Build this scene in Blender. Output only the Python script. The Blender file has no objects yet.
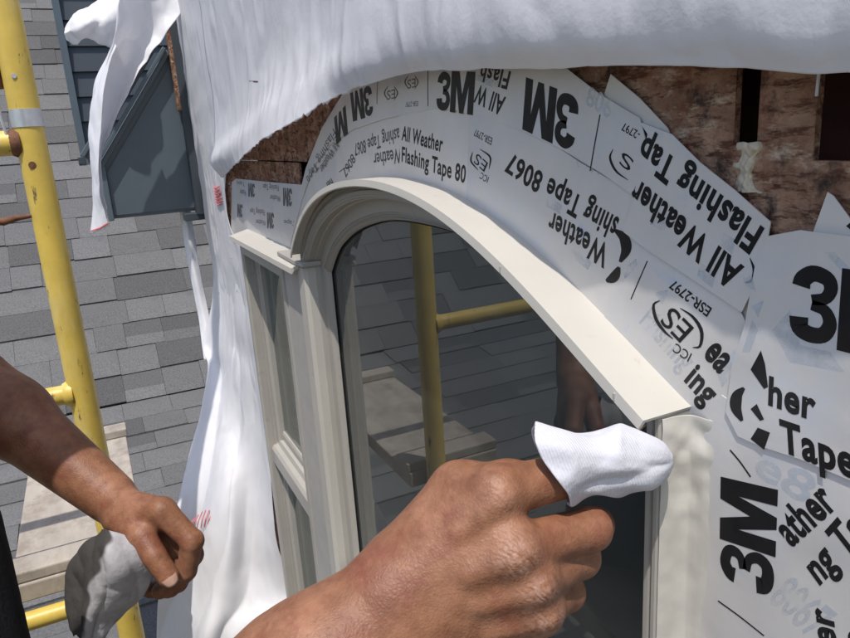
import bpy, bmesh, math, random
import numpy as np
from mathutils import Vector, Matrix, noise
random.seed(7); np.random.seed(7)
R = math.radians
scene = bpy.context.scene
COL = scene.collection

# ------------------------------------------------------------------ camera
# world: X runs along the wall away from the camera, Y points out of the wall, Z up; Y = 0 is the wall face
PX, PY, FOC = 425.0, 319.0, 696.058
HX = np.array([-0.43847439, -0.20730165, 0.87450914])
NY = np.array([-0.89655237, 0.16879737, -0.40951348])
DN = np.array([0.06272202, 0.96360442, 0.25987011])
MW = np.stack([HX, NY, -DN])
CAM = np.array([0.0, 0.255, 0.0])
def ray(u, v): return MW @ np.array([(u - PX) / FOC, (v - PY) / FOC, 1.0])
def AY(u, v, Y=0.0): r = ray(u, v); return CAM + r * ((Y - CAM[1]) / r[1])
def AX(u, v, X): r = ray(u, v); return CAM + r * (X / r[0])
def AZ(u, v, Z): r = ray(u, v); return CAM + r * (Z / r[2])
def AD(u, v, z): return CAM + ray(u, v) * z
cd = bpy.data.cameras.new('camera'); cam = bpy.data.objects.new('camera', cd); COL.objects.link(cam)
right, up, back = MW @ [1, 0, 0], -(MW @ [0, 1, 0]), -(MW @ [0, 0, 1])
mm = Matrix.Identity(4)
for i in range(3): mm[i][0], mm[i][1], mm[i][2], mm[i][3] = right[i], up[i], back[i], CAM[i]
cam.matrix_world = mm
cd.sensor_fit = 'HORIZONTAL'; cd.angle_x = 2 * math.atan(425 / FOC); cd.clip_start = .01; cd.clip_end = 3000
scene.camera = cam

# ------------------------------------------------------------------ sky, sun, exposure
SUN = Vector((-.31, .215, .925)).normalized()
w = bpy.data.worlds.new('World'); scene.world = w; w.use_nodes = True
nt = w.node_tree; sk = nt.nodes.new('ShaderNodeTexSky'); sk.sky_type = 'NISHITA'; sk.sun_disc = False
sk.sun_elevation = math.asin(SUN.z); sk.sun_rotation = math.atan2(SUN.x, SUN.y); sk.air_density = 1.0; sk.dust_density = 1.5
bg = nt.nodes['Background']; bg.inputs[1].default_value = .15; nt.links.new(sk.outputs[0], bg.inputs[0])
sl = bpy.data.lights.new('sun', 'SUN'); sl.energy = 3.1; sl.angle = R(.55); sl.color = (1, .955, .89)
so = bpy.data.objects.new('sun', sl); COL.objects.link(so); so.rotation_euler = SUN.to_track_quat('Z', 'Y').to_euler(); so.location = (-3, 3, 6)
vs = scene.view_settings; vs.view_transform = 'Standard'; vs.look = 'None'; vs.exposure = 0.38; vs.gamma = 1; vs.use_curve_mapping = False

# ------------------------------------------------------------------ helpers
def tag(o, label=None, cat=None, group=None, kind=None):
    if label: o['label'] = label
    if cat: o['category'] = cat
    if group: o['group'] = group
    if kind: o['kind'] = kind
    return o
def empty(name, loc=(0, 0, 0)):
    o = bpy.data.objects.new(name, None); COL.objects.link(o); o.location = loc; o.empty_display_size = .02; return o
def link(name, me, m, parent=None, smooth=False):
    o = bpy.data.objects.new(name, me); COL.objects.link(o)
    if m is not None and not me.materials: me.materials.append(m)
    if smooth:
        me.polygons.foreach_set('use_smooth', [len(p.vertices) < 5 for p in me.polygons])
    if parent is not None:
        o.parent = parent; o.matrix_parent_inverse = Matrix.Translation(-Vector(parent.location)) if parent.parent is None else Matrix.Identity(4)      # a part's own frame is the world frame
    return o
def mesh(name, vs_, fs_):
    me = bpy.data.meshes.new(name); me.from_pydata([tuple(map(float, v)) for v in vs_], [], [tuple(f) for f in fs_]); me.update(); return me
class MB:
    def __init__(s): s.v = []; s.f = []
    def add(s, v, f):
        n = len(s.v); s.v += [tuple(p) for p in v]; s.f += [tuple(i + n for i in q) for q in f]; return s
    def box(s, a, b):
        x0, y0, z0 = a; x1, y1, z1 = b
        return s.add([(x0, y0, z0), (x1, y0, z0), (x1, y1, z0), (x0, y1, z0), (x0, y0, z1), (x1, y0, z1), (x1, y1, z1), (x0, y1, z1)],
                     [(0, 3, 2, 1), (4, 5, 6, 7), (0, 1, 5, 4), (1, 2, 6, 5), (2, 3, 7, 6), (3, 0, 4, 7)])
    def prism(s, pts, axis, a, b):           # polygon in the two other axes extruded along axis
        def mk(p, t):
            q = list(p); q.insert(axis, t); return tuple(q)
        n = len(pts); v = [mk(p, a) for p in pts] + [mk(p, b) for p in pts]
        return s.add(v, [tuple(range(n))[::-1], tuple(range(n, 2 * n))] + [(i, (i + 1) % n, n + (i + 1) % n, n + i) for i in range(n)])
    def tube(s, pts, rad, n=16, caps=True):
        pts = [Vector(p) for p in pts]; k = len(pts); rs = rad if isinstance(rad, (list, tuple)) else [rad] * k
        t0 = (pts[1] - pts[0]).normalized(); u = t0.orthogonal().normalized(); V = []
        for i, p in enumerate(pts):
            t = (pts[min(i + 1, k - 1)] - pts[max(i - 1, 0)]).normalized()
            u = (u - t * u.dot(t)).normalized(); w_ = t.cross(u)
            V += [p + (u * math.cos(a) + w_ * math.sin(a)) * rs[i] for a in [2 * math.pi * j / n for j in range(n)]]
        F = [(i * n + j, i * n + (j + 1) % n, (i + 1) * n + (j + 1) % n, (i + 1) * n + j) for i in range(k - 1) for j in range(n)]
        if caps: V += V[:n] + V[(k - 1) * n:k * n]; F += [tuple(range(k * n, (k + 1) * n))[::-1], tuple(range((k + 1) * n, (k + 2) * n))]
        return s.add(V, F)
    def build(s, name, m, parent=None, smooth=False, bevel=0):
        me = mesh(name, s.v, s.f)
        o = link(name, me, m, parent, smooth)
        if bevel:
            b = o.modifiers.new('bevel', 'BEVEL'); b.width = bevel; b.segments = 2; b.limit_method = 'ANGLE'
        return o
def catmull(P, n):
    P = np.array(P, float); k = len(P); Q = np.vstack([2 * P[:1] - P[1:2], P, 2 * P[-1:] - P[-2:-1]])
    t = np.linspace(0, k - 1, n); i = np.minimum(t.astype(int), k - 2); f = (t - i)[:, None] if P.ndim == 2 else (t - i)[:, None, None]
    a, b, c, d = Q[i], Q[i + 1], Q[i + 2], Q[i + 3]
    return .5 * (2 * b + (c - a) * f + (2 * a - 5 * b + 4 * c - d) * f ** 2 + (3 * b - a - 3 * c + d) * f ** 3)
def sheet(name, rows, nu, nv, m, parent=None, amp=0., freq=20., thick=.0006, fray=0., amp2=0., freq2=80., stretch=(1, 1, 1), seed=0, fray_x=None, ampf=None, fold=None):
    P = np.array(rows, float)                                   # rows x cols x 3
    P = catmull(P, nv); P = np.swapaxes(catmull(np.swapaxes(P, 0, 1), nu), 0, 1)
    gu = np.gradient(P, axis=1); gv = np.gradient(P, axis=0); N = np.cross(gu, gv); N /= np.linalg.norm(N, axis=2, keepdims=True) + 1e-12
    for i in range(nv):
        for j in range(nu):
            q = Vector(P[i, j]) * 1.0; s3 = Vector((q.x * stretch[0], q.y * stretch[1], q.z * stretch[2]))
            d = 0
            if amp:
                a = noise.noise(s3 * freq + Vector((seed * 7.1, 3, 1))); d += amp * (1 - 2 * abs(a) * 1.6)
                d += amp * .8 * noise.noise(s3 * freq * .45 + Vector((seed * 3.1, 9, 4)))
            if amp2: d += amp2 * noise.noise(s3 * freq2 + Vector((seed * 2.3, 5, 8)))
            if ampf: d *= ampf(q)
            if fold:
                uu, vv = j / (nu - 1), i / (nv - 1); ph = math.sin(math.pi * (fold[0] * uu + fold[1] * vv + .35 * math.sin(5 * vv + fold[4]))); d += (fold[2] + fold[3] * vv) * (1 - 1.7 * abs(ph)) * math.sin(math.pi * min(1, uu * 6 + .1) / 2)
            P[i, j] += N[i, j] * d
            if fray and (i == nv - 1) and (not fray_x or q.x > fray_x):
                P[i, j, 2] += fray * noise.noise(Vector((q.x * 60, q.z * 60, seed))) + fray * .7 * noise.noise(Vector((q.x * 210, 1, seed)))
    V = P.reshape(-1, 3); F = [(i * nu + j, i * nu + j + 1, (i + 1) * nu + j + 1, (i + 1) * nu + j) for i in range(nv - 1) for j in range(nu - 1)]
    o = link(name, mesh(name, V, F), m, parent, True)
    sd = o.modifiers.new('solid', 'SOLIDIFY'); sd.thickness = thick; sd.offset = 0
    return o

# ------------------------------------------------------------------ materials
def mat(name, col, rough=.6, var=.15, scale=8., bump=0., bscale=60., spec=.5, metal=0., sss=0., col2=None, trans=0., coat=0., detail=6, coords='Object', stretch=(1, 1, 1), objrand=0., bdist=.002):
    m = bpy.data.materials.new(name); m.use_nodes = True; n = m.node_tree; L = n.links
    p = n.nodes['Principled BSDF']; p.inputs['Roughness'].default_value = rough; p.inputs['Metallic'].default_value = metal
    p.inputs['Specular IOR Level'].default_value = spec
    if coat: p.inputs['Coat Weight'].default_value = coat; p.inputs['Coat Roughness'].default_value = .25
    tc = n.nodes.new('ShaderNodeTexCoord'); mp = n.nodes.new('ShaderNodeMapping'); mp.inputs['Scale'].default_value = stretch
    L.new(tc.outputs[coords], mp.inputs[0])
    nz = n.nodes.new('ShaderNodeTexNoise'); nz.inputs['Scale'].default_value = scale; nz.inputs['Detail'].default_value = detail; nz.inputs['Roughness'].default_value = .65
    L.new(mp.outputs[0], nz.inputs['Vector'])
    cr = n.nodes.new('ShaderNodeValToRGB'); e = cr.color_ramp.elements
    c2 = col2 or tuple(max(0, c * (1 - var)) for c in col); c1 = col if col2 else tuple(min(1, c * (1 + var * .5)) for c in col)
    e[0].position, e[1].position = .32, .68; e[0].color = (*c2, 1); e[1].color = (*c1, 1)
    L.new(nz.outputs['Fac'], cr.inputs[0]); out = cr.outputs[0]
    if objrand:
        oi = n.nodes.new('ShaderNodeObjectInfo'); mr = n.nodes.new('ShaderNodeMapRange'); mr.inputs[3].default_value = 1 - objrand; mr.inputs[4].default_value = 1 + objrand
        L.new(oi.outputs['Random'], mr.inputs[0]); hs = n.nodes.new('ShaderNodeHueSaturation'); L.new(mr.outputs[0], hs.inputs['Value']); L.new(out, hs.inputs['Color']); out = hs.outputs[0]
    L.new(out, p.inputs['Base Color'])
    if bump:
        bn = n.nodes.new('ShaderNodeTexNoise'); bn.inputs['Scale'].default_value = bscale; bn.inputs['Detail'].default_value = 5
        L.new(mp.outputs[0], bn.inputs['Vector']); b = n.nodes.new('ShaderNodeBump'); b.inputs['Strength'].default_value = bump; b.inputs['Distance'].default_value = bdist
        L.new(bn.outputs['Fac'], b.inputs['Height']); L.new(b.outputs[0], p.inputs['Normal'])
    if sss:
        p.inputs['Subsurface Weight'].default_value = sss; p.inputs['Subsurface Radius'].default_value = (.006, .0022, .0012); p.inputs['Subsurface Scale'].default_value = 1
    if trans:
        t = n.nodes.new('ShaderNodeBsdfTranslucent'); L.new(out, t.inputs[0]); mx = n.nodes.new('ShaderNodeMixShader'); mx.inputs[0].default_value = trans
        L.new(p.outputs[0], mx.inputs[1]); L.new(t.outputs[0], mx.inputs[2]); L.new(mx.outputs[0], n.nodes['Material Output'].inputs[0])
    m['out'] = out.node.name
    return m
def overlay(m, col, scale, lo, hi, stretch=(1, 1, 1), seed=0, rough=None):      # a second worn or stained colour in patches
    n = m.node_tree; L = n.links; p = n.nodes['Principled BSDF']; src = p.inputs['Base Color'].links[0].from_socket
    tc = n.nodes.new('ShaderNodeTexCoord'); mp = n.nodes.new('ShaderNodeMapping'); mp.inputs['Scale'].default_value = stretch; mp.inputs['Location'].default_value = (seed, seed * 2, 0)
    L.new(tc.outputs['Object'], mp.inputs[0]); nz = n.nodes.new('ShaderNodeTexNoise'); nz.inputs['Scale'].default_value = scale; nz.inputs['Detail'].default_value = 8; nz.inputs['Roughness'].default_value = .7
    L.new(mp.outputs[0], nz.inputs['Vector']); mr = n.nodes.new('ShaderNodeMapRange'); mr.inputs[1].default_value = lo; mr.inputs[2].default_value = hi; L.new(nz.outputs['Fac'], mr.inputs[0])
    mx = n.nodes.new('ShaderNodeMixRGB'); L.new(mr.outputs[0], mx.inputs[0]); L.new(src, mx.inputs[1]); mx.inputs[2].default_value = (*col, 1); L.new(mx.outputs[0], p.inputs['Base Color'])
    return m
M = {}
def creased(m, scale, strength, dist, rot=(0, 0, 0), stretch=(1, 1, 1)):      # sharp crinkles on thin film: ridges of a distorted noise
    n = m.node_tree; L = n.links; p = n.nodes['Principled BSDF']; b0 = p.inputs['Normal'].links[0].from_node if p.inputs['Normal'].links else None
    tc = n.nodes.new('ShaderNodeTexCoord'); mp = n.nodes.new('ShaderNodeMapping'); mp.inputs['Rotation'].default_value = rot; mp.inputs['Scale'].default_value = stretch; L.new(tc.outputs['Object'], mp.inputs[0])
    nz = n.nodes.new('ShaderNodeTexNoise'); nz.noise_type = 'RIDGED_MULTIFRACTAL'; nz.inputs['Scale'].default_value = scale; nz.inputs['Detail'].default_value = 4; nz.inputs['Distortion'].default_value = .6; L.new(mp.outputs[0], nz.inputs['Vector'])
    b = n.nodes.new('ShaderNodeBump'); b.inputs['Strength'].default_value = strength; b.inputs['Distance'].default_value = dist; L.new(nz.outputs['Fac'], b.inputs['Height'])
    if b0: L.new(b0.outputs[0], b.inputs['Normal'])
    L.new(b.outputs[0], p.inputs['Normal'])
    for t in n.nodes:
        if t.type == 'BSDF_TRANSLUCENT': L.new(b.outputs[0], t.inputs['Normal'])
    return m
M['wrap'] = creased(mat('house_wrap', (.90, .89, .91), .45, .03, 6, .3, 240, .4, trans=.38, bdist=.001), 24, .75, .007, (0, .5, 0), (1, 1, .4))
M['tape'] = mat('tape_film', (.60, .572, .548), .36, .08, 14, .3, 60, .5, coat=.3, bdist=.0010); creased(M['tape'], 15, .75, .006)
overlay(M['tape'], (.53, .55, .585), 10, .48, .70, seed=11); overlay(M['tape'], (.46, .52, .60), 30, .60, .72, seed=3)
M['tapei'] = mat('tape_film_clean', (.64, .605, .57), .4, .07, 12, .3, 60, .5, coat=.25, bdist=.001); creased(M['tapei'], 13, .6, .005)
M['ink'] = mat('black_print', (.012, .0115, .013), .42, .3, 60, .3, 60, .3)
M['inkg'] = mat('grey_print', (.075, .075, .085), .4, .3, 60)
M['ghost'] = mat('faint_blue_print', (.565, .60, .65), .4, .14, 40)
def patchy(m):
    n = m.node_tree; p = n.nodes['Principled BSDF']; tc = n.nodes.new('ShaderNodeTexCoord'); nz = n.nodes.new('ShaderNodeTexNoise'); nz.inputs['Scale'].default_value = 75; nz.inputs['Detail'].default_value = 3
    mr = n.nodes.new('ShaderNodeMapRange'); mr.inputs[1].default_value = .36; mr.inputs[2].default_value = .66; mr.inputs[3].default_value = .0; mr.inputs[4].default_value = .8
    n.links.new(tc.outputs['Object'], nz.inputs['Vector']); n.links.new(nz.outputs['Fac'], mr.inputs[0]); n.links.new(mr.outputs[0], p.inputs['Alpha'])
patchy(M['ghost'])
M['redink'] = mat('red_print', (.72, .16, .17), .5, .2, 90)
M['blueink'] = mat('blue_grey_print', (.42, .50, .60), .5, .2, 90)
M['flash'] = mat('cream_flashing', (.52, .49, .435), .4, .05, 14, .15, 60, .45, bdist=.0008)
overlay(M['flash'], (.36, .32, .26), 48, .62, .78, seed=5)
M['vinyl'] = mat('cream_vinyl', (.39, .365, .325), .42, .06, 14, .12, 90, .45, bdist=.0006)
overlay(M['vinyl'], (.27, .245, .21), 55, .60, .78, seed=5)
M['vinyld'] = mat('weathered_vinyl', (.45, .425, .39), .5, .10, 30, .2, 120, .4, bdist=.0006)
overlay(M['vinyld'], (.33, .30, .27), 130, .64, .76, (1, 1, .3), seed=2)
M['sealant'] = mat('cream_sealant', (.55, .52, .465), .42, .10, 30, .3, 110, .5, bdist=.0010)
M['osb'] = mat('sheathing_wood', (.46, .285, .195), .9, .4, 42, .9, 260, .1, col2=(.17, .082, .052), stretch=(1, 1, 1.3), bdist=.003, detail=12)
overlay(M['osb'], (.56, .42, .31), 120, .55, .66, (.45, 1, 1.1), seed=4); overlay(M['osb'], (.12, .055, .036), 190, .50, .60, (.3, 1, 1.2), seed=1)
overlay(M['osb'], (.05, .038, .034), 60, .53, .66, (1, 1, .8), seed=9); overlay(M['osb'], (.20, .062, .04), 30, .52, .70, seed=13)
creased(M['osb'], 60, .9, .004, (0, .7, 0), (1, 1, .35))
M['foam'] = mat('dried_foam', (.60, .52, .40), .8, .3, 120, .6, 300, .2, bdist=.002)
M['redwood'] = mat('dark_red_framing', (.085, .026, .022), .8, .4, 20, .3, 90)
M['roomm'] = mat('dark_interior', (.05, .052, .052), .9, .3, 3)
M['shingle'] = mat('asphalt_shingle', (.152, .150, .150), .92, .35, 160, .8, 260, .15, objrand=.12, bdist=.003)
overlay(M['shingle'], (.132, .130, .130), 9, .48, .62, seed=1)
M['shingled'] = mat('dark_asphalt_shingle', (.110, .108, .108), .92, .35, 160, .8, 260, .15, objrand=.12, bdist=.003)
M['deck'] = mat('roof_underlay', (.035, .035, .038), .95, .3, 10)
M['alu'] = mat('grey_aluminium', (.095, .12, .14), .38, .08, 8, .05, 30, .5)
overlay(M['alu'], (.20, .21, .21), 90, .70, .78, (1, 1, .4), seed=3)
M['alud'] = mat('dark_siding', (.045, .055, .066), .5, .12, 8, .1, 40)
M['yellow'] = mat('yellow_scaffold_paint', (.66, .47, .09), .42, .14, 20, .15, 70, .5, bdist=.0006)
overlay(M['yellow'], (.70, .55, .22), 14, .52, .68, (1, 1, .3), seed=3); overlay(M['yellow'], (.12, .085, .045), 60, .60, .66, (1, 1, .3), seed=6); overlay(M['yellow'], (.18, .065, .025), 26, .66, .72, seed=8)
M['rust'] = mat('rusty_steel', (.17, .07, .035), .8, .5, 60, .5, 150)
M['galv'] = mat('galvanised_steel', (.60, .61, .63), .38, .15, 40, .1, 80, metal=.7)
M['plank'] = mat('weathered_plank', (.40, .355, .305), .85, .18, 30, .4, 90, .2, stretch=(.25, 1, 1), bdist=.001)
overlay(M['plank'], (.27, .23, .195), 12, .50, .66, seed=6); overlay(M['plank'], (.12, .10, .085), 55, .66, .72, seed=2)
def ribbed(m):
    n = m.node_tree; L = n.links; p = n.nodes['Principled BSDF']; b0 = p.inputs['Normal'].links[0].from_node; tc = n.nodes.new('ShaderNodeTexCoord'); mp = n.nodes.new('ShaderNodeMapping'); mp.inputs['Rotation'].default_value = (.25, 0, .1); L.new(tc.outputs['Object'], mp.inputs[0])
    wv = n.nodes.new('ShaderNodeTexWave'); wv.bands_direction = 'Y'; wv.inputs['Scale'].default_value = 240; wv.inputs['Distortion'].default_value = .8; L.new(mp.outputs[0], wv.inputs['Vector'])
    b = n.nodes.new('ShaderNodeBump'); b.inputs['Strength'].default_value = .45; b.inputs['Distance'].default_value = .0005; L.new(wv.outputs['Fac'], b.inputs['Height']); L.new(b0.outputs[0], b.inputs['Normal']); L.new(b.outputs[0], p.inputs['Normal'])
M['white'] = mat('white_cotton', (.76, .76, .82), .9, .06, 30, .4, 500, .1, trans=.2, bdist=.0008); ribbed(M['white'])
M['rag'] = mat('grey_rag', (.47, .46, .48), .95, .25, 45, .6, 260, .1, trans=.15, bdist=.001)
overlay(M['rag'], (.30, .29, .29), 26, .56, .72, seed=7)
M['black'] = mat('black_fabric', (.012, .012, .014), .9, .3, 30, .4, 300, .2)
M['hair'] = mat('black_hair', (.012, .01, .009), .6, .3, 90, .5, 200)
M['nail'] = mat('finger_nail', (.42, .25, .19), .35, .15, 90, .1, 90, sss=.1)
M['dark_tone'] = mat('grass_ground', (.07, .09, .035), .95, .5, 3, .5, 20)
M['post'] = M['yellow']
def skin_mat():
    m = mat('skin', (.285, .132, .072), .48, .2, 60, .42, 420, .32, sss=.16, col2=(.165, .068, .036), bdist=.0009)
    overlay(m, (.34, .165, .098), 24, .48, .68, seed=2); overlay(m, (.19, .066, .040), 30, .52, .68, seed=7); overlay(m, (.15, .055, .026), 210, .66, .78, seed=4)
    n = m.node_tree; L = n.links; p = n.nodes['Principled BSDF']; src = p.inputs['Base Color'].links[0].from_socket
    at = n.nodes.new('ShaderNodeAttribute'); at.attribute_name = 'callus'
    nz = n.nodes.new('ShaderNodeTexNoise'); nz.inputs['Scale'].default_value = 300; nz.inputs['Detail'].default_value = 6
    tc = n.nodes.new('ShaderNodeTexCoord'); L.new(tc.outputs['Object'], nz.inputs['Vector'])
    mr = n.nodes.new('ShaderNodeMapRange'); mr.inputs[1].default_value = .35; mr.inputs[2].default_value = .62; L.new(nz.outputs['Fac'], mr.inputs[0])
    mu = n.nodes.new('ShaderNodeMath'); mu.operation = 'MULTIPLY'; L.new(at.outputs['Fac'], mu.inputs[0]); L.new(mr.outputs[0], mu.inputs[1])
    mx = n.nodes.new('ShaderNodeMixRGB'); L.new(mu.outputs[0], mx.inputs[0]); L.new(src, mx.inputs[1]); mx.inputs[2].default_value = (.50, .32, .25, 1); L.new(mx.outputs[0], p.inputs['Base Color'])
    return m
M['skin'] = skin_mat()
def skin_relief(m):
    n = m.node_tree; L = n.links; p = n.nodes['Principled BSDF']; b0 = p.inputs['Normal'].links[0].from_node
    tc = n.nodes.new('ShaderNodeTexCoord'); vo = n.nodes.new('ShaderNodeTexVoronoi'); vo.feature = 'DISTANCE_TO_EDGE'; vo.inputs['Scale'].default_value = 620; L.new(tc.outputs['Object'], vo.inputs['Vector'])
    b1 = n.nodes.new('ShaderNodeBump'); b1.inputs['Strength'].default_value = .35; b1.inputs['Distance'].default_value = .0006; L.new(vo.outputs['Distance'], b1.inputs['Height']); L.new(b0.outputs[0], b1.inputs['Normal'])
    at = n.nodes.new('ShaderNodeAttribute'); at.attribute_name = 'callus'
    wv = n.nodes.new('ShaderNodeTexWave'); wv.inputs['Scale'].default_value = 150; wv.inputs['Distortion'].default_value = 9; wv.inputs['Detail'].default_value = 3; mp = n.nodes.new('ShaderNodeMapping'); mp.inputs['Rotation'].default_value = (.4, .3, 1.3); L.new(tc.outputs['Object'], mp.inputs[0]); L.new(mp.outputs[0], wv.inputs['Vector'])
    b2 = n.nodes.new('ShaderNodeBump'); b2.inputs['Distance'].default_value = .0006; L.new(at.outputs['Fac'], b2.inputs['Strength']); L.new(wv.outputs['Fac'], b2.inputs['Height']); L.new(b1.outputs[0], b2.inputs['Normal']); L.new(b2.outputs[0], p.inputs['Normal'])
skin_relief(M['skin'])
def glass_mat():
    m = bpy.data.materials.new('window_glass'); m.use_nodes = True; n = m.node_tree; n.nodes.clear(); L = n.links
    o = n.nodes.new('ShaderNodeOutputMaterial'); mx = n.nodes.new('ShaderNodeMixShader'); t = n.nodes.new('ShaderNodeBsdfTransparent'); g = n.nodes.new('ShaderNodeBsdfGlossy')
    fr = n.nodes.new('ShaderNodeFresnel'); fr.inputs[0].default_value = 1.92; t.inputs[0].default_value = (.90, .93, .92, 1); g.inputs['Roughness'].default_value = .0; g.inputs[0].default_value = (.97, 1, .99, 1)
    L.new(fr.outputs[0], mx.inputs[0]); L.new(t.outputs[0], mx.inputs[1]); L.new(g.outputs[0], mx.inputs[2]); df = n.nodes.new('ShaderNodeBsdfDiffuse'); df.inputs[0].default_value = (.55, .56, .54, 1); m2 = n.nodes.new('ShaderNodeMixShader'); m2.inputs[0].default_value = .065
    L.new(mx.outputs[0], m2.inputs[1]); L.new(df.outputs[0], m2.inputs[2]); L.new(m2.outputs[0], o.inputs[0]); return m
M['glass'] = glass_mat()

# ------------------------------------------------------------------ ground
o = MB().add([(-400, -400, -5.2), (400, -400, -5.2), (400, 400, -5.2), (-400, 400, -5.2)], [(0, 1, 2, 3)]).build('ground', M['dark_tone']); tag(o, kind='structure')

# ------------------------------------------------------------------ shingled roofs
SHM = {}
def shingle_mesh(wd, ln, dark):
    k = (wd, ln, dark)
    if k not in SHM:
        m = MB(); t0, t1 = .004, .0095; c_ = ln * (.36 if wd < .2 else .30); tm = t1 + (t0 - t1) * c_ / ln
        m.add([(0, 0, 0), (wd, 0, 0), (wd, ln, 0), (0, ln, 0), (0, 0, t1), (wd, 0, t1), (wd, ln, t0), (0, ln, t0), (0, c_, tm), (wd, c_, tm)],
              [(0, 3, 2, 1), (4, 5, 9, 8), (8, 9, 6, 7), (0, 1, 5, 4), (1, 2, 6, 9, 5), (2, 3, 7, 6), (3, 0, 4, 8, 7)])
        me_ = SHM[k] = mesh('shingle', m.v, m.f); me_.materials.append(M['shingle'])
        if dark:
            me_.materials.append(M['shingled']); me_.polygons[2].material_index = 1
            if wd > .23: me_.polygons[1].material_index = 1
    return SHM[k]
def roof(name, label, x0, z0, pitch, length, y0, y1, expo, vis):
    root = empty(name, (x0, y0, z0)); tag(root, label, 'roof')
    c, s = math.cos(pitch), math.sin(pitch)
    base = Matrix(((0, c, -s, x0), (-1, 0, 0, 0), (0, s, c, z0), (0, 0, 0, 1)))      # local x -> -Y, local y -> up slope, local z -> normal
    d = MB().add([base @ Vector(p) for p in [(-y0, -.05, -.12), (-y1, -.05, -.12), (-y1, length, -.12), (-y0, length, -.12), (-y0, -.05, -.004), (-y1, -.05, -.004), (-y1, length, -.004), (-y0, length, -.004)]],
                 [(0, 1, 2, 3), (4, 7, 6, 5), (0, 4, 5, 1), (1, 5, 6, 2), (2, 6, 7, 3), (3, 7, 4, 0)])
    d.build('roof_deck', M['deck'], root)
    items = []
    wl = (.13, .17, .2, .24, .28, .33)
    rr = random.Random(int(x0 * 100))
    for k in range(int(length / expo)):
        y = y0 - rr.random() * .3
        while y < y1:
            wd = rr.choice(wl); dark = rr.random() < .34
            items.append((y, k, wd, dark, rr.random(), rr.uniform(-.004, .004))); y += wd + .0012
    items.sort(key=lambda q: (q[0] + q[2] > vis[0] and q[0] < vis[1]) and -1 or abs(q[0]))
    rest = {False: MB(), True: MB()}
    inv = Matrix.Translation(-Vector((x0, y0, z0)))
    for i, (y, k, wd, dark, rn, dj) in enumerate(items):
        lift = .0035 if rn > .5 else 0
        mtx = base @ Matrix.Translation((-y - wd, k * expo + dj, .0045 + lift))
        if i < 300:
            oo = bpy.data.objects.new('shingle', shingle_mesh(wd, round(expo * 1.18, 4), dark)); COL.objects.link(oo); oo.parent = root; oo.matrix_parent_inverse = inv; oo.matrix_basis = mtx
        else:
            me = shingle_mesh(wd, round(expo * 1.18, 4), dark)
            rest[dark].add([mtx @ v.co for v in me.vertices], [tuple(p.vertices) for p in me.polygons])
    for dk, mb in rest.items():
        if mb.v: tag(mb.build('outer_shingles', M['shingled' if dk else 'shingle'], root), kind='stuff')
    return root
roof('shingled_roof', 'steep grey asphalt shingle roof rising behind the yellow scaffold post', 3.245, 3.245 * math.tan(R(42)) - 4.016, R(42), 3.9, -1.0, 5.2, .143, (-.75, 1.1))
roof('porch_roof', 'low grey shingle roof under the plank, at the foot of the steep roof', -.9, -1.66, R(7.7), 4.18, -.03, 4.6, .143, (-.03, .9))

# ------------------------------------------------------------------ dark siding wall beyond the roof edge, eave return
sw = empty('siding_wall', (4.39, -.6, -.2)); tag(sw, 'dark blue-grey siding wall rising from the roof behind the torn wrap', 'wall')
MB().box((4.42, -2.4, -.6), (4.6, .2, 2.2)).build('wall_core', M['alud'], sw)
for k in range(18):
    z = -.22 + k * .13
    MB().add([(4.395, -2.4, z), (4.395, .205, z), (4.42, .205, z), (4.42, -2.4, z), (4.412, -2.4, z + .128), (4.412, .205, z + .128), (4.42, .205, z + .128), (4.42, -2.4, z + .128)],
             [(0, 1, 2, 3), (4, 7, 6, 5), (0, 4, 5, 1), (1, 5, 6, 2), (3, 2, 6, 7), (0, 3, 7, 4)]).build('clapboard', M['alud'], sw)
MB().box((4.375, .2, -.3), (4.62, .235, 2.2)).build('corner_trim', M['alu'], sw)
MB().box((4.37, .215, -.055), (4.40, .25, -.02)).build('trim_foot', M['alud'], sw)

er = empty('eave_return', (1.75, .1, -.15)); tag(er, 'dark grey metal boxed eave return with sloping top beside the wall corner', 'eave')
prof = [(0.004, -.149), (.211, -.149), (.211, -.03), (.035, .205), (.004, .235)]
MB().prism(prof, 0, 1.758, 2.1).build('eave_box', M['alu'], er, bevel=.002)
inner = [(0.012, -.141), (.200, -.141), (.200, -.046), (.012, .205)]
MB().prism(inner, 0, 1.7545, 1.757).build('end_panel', M['alu'], er)
MB().box((1.742, .2015, -.152), (1.757, .214, -.03)).build('fascia_edge', M['alu'], er, bevel=.002)
dl = Vector((0, -.176, .235)).normalized(); nn = Vector((0, dl.z, -dl.y))
for off, th, pr in ((.006, .010, .016), (-.006, .008, .028), (-.022, .016, .012), (-.036, .010, .036)):
    a = Vector((0, .211, -.03)) - nn * off; b = a + dl * .30
    P = [a, b, b + nn * th, a + nn * th]
    MB().prism([(p.y, p.z) for p in P], 0, 1.757 - pr, 1.757).build('crown_strip', M['alu'], er, bevel=.0015)
MB().box((1.735, .0, -.170), (1.765, .05, -.152)).build('bracket', M['alud'], er, bevel=.002)
MB().box((1.725, .004, -.155), (1.755, .022, .3)).build('wall_flange', M['alud'], er)

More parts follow.
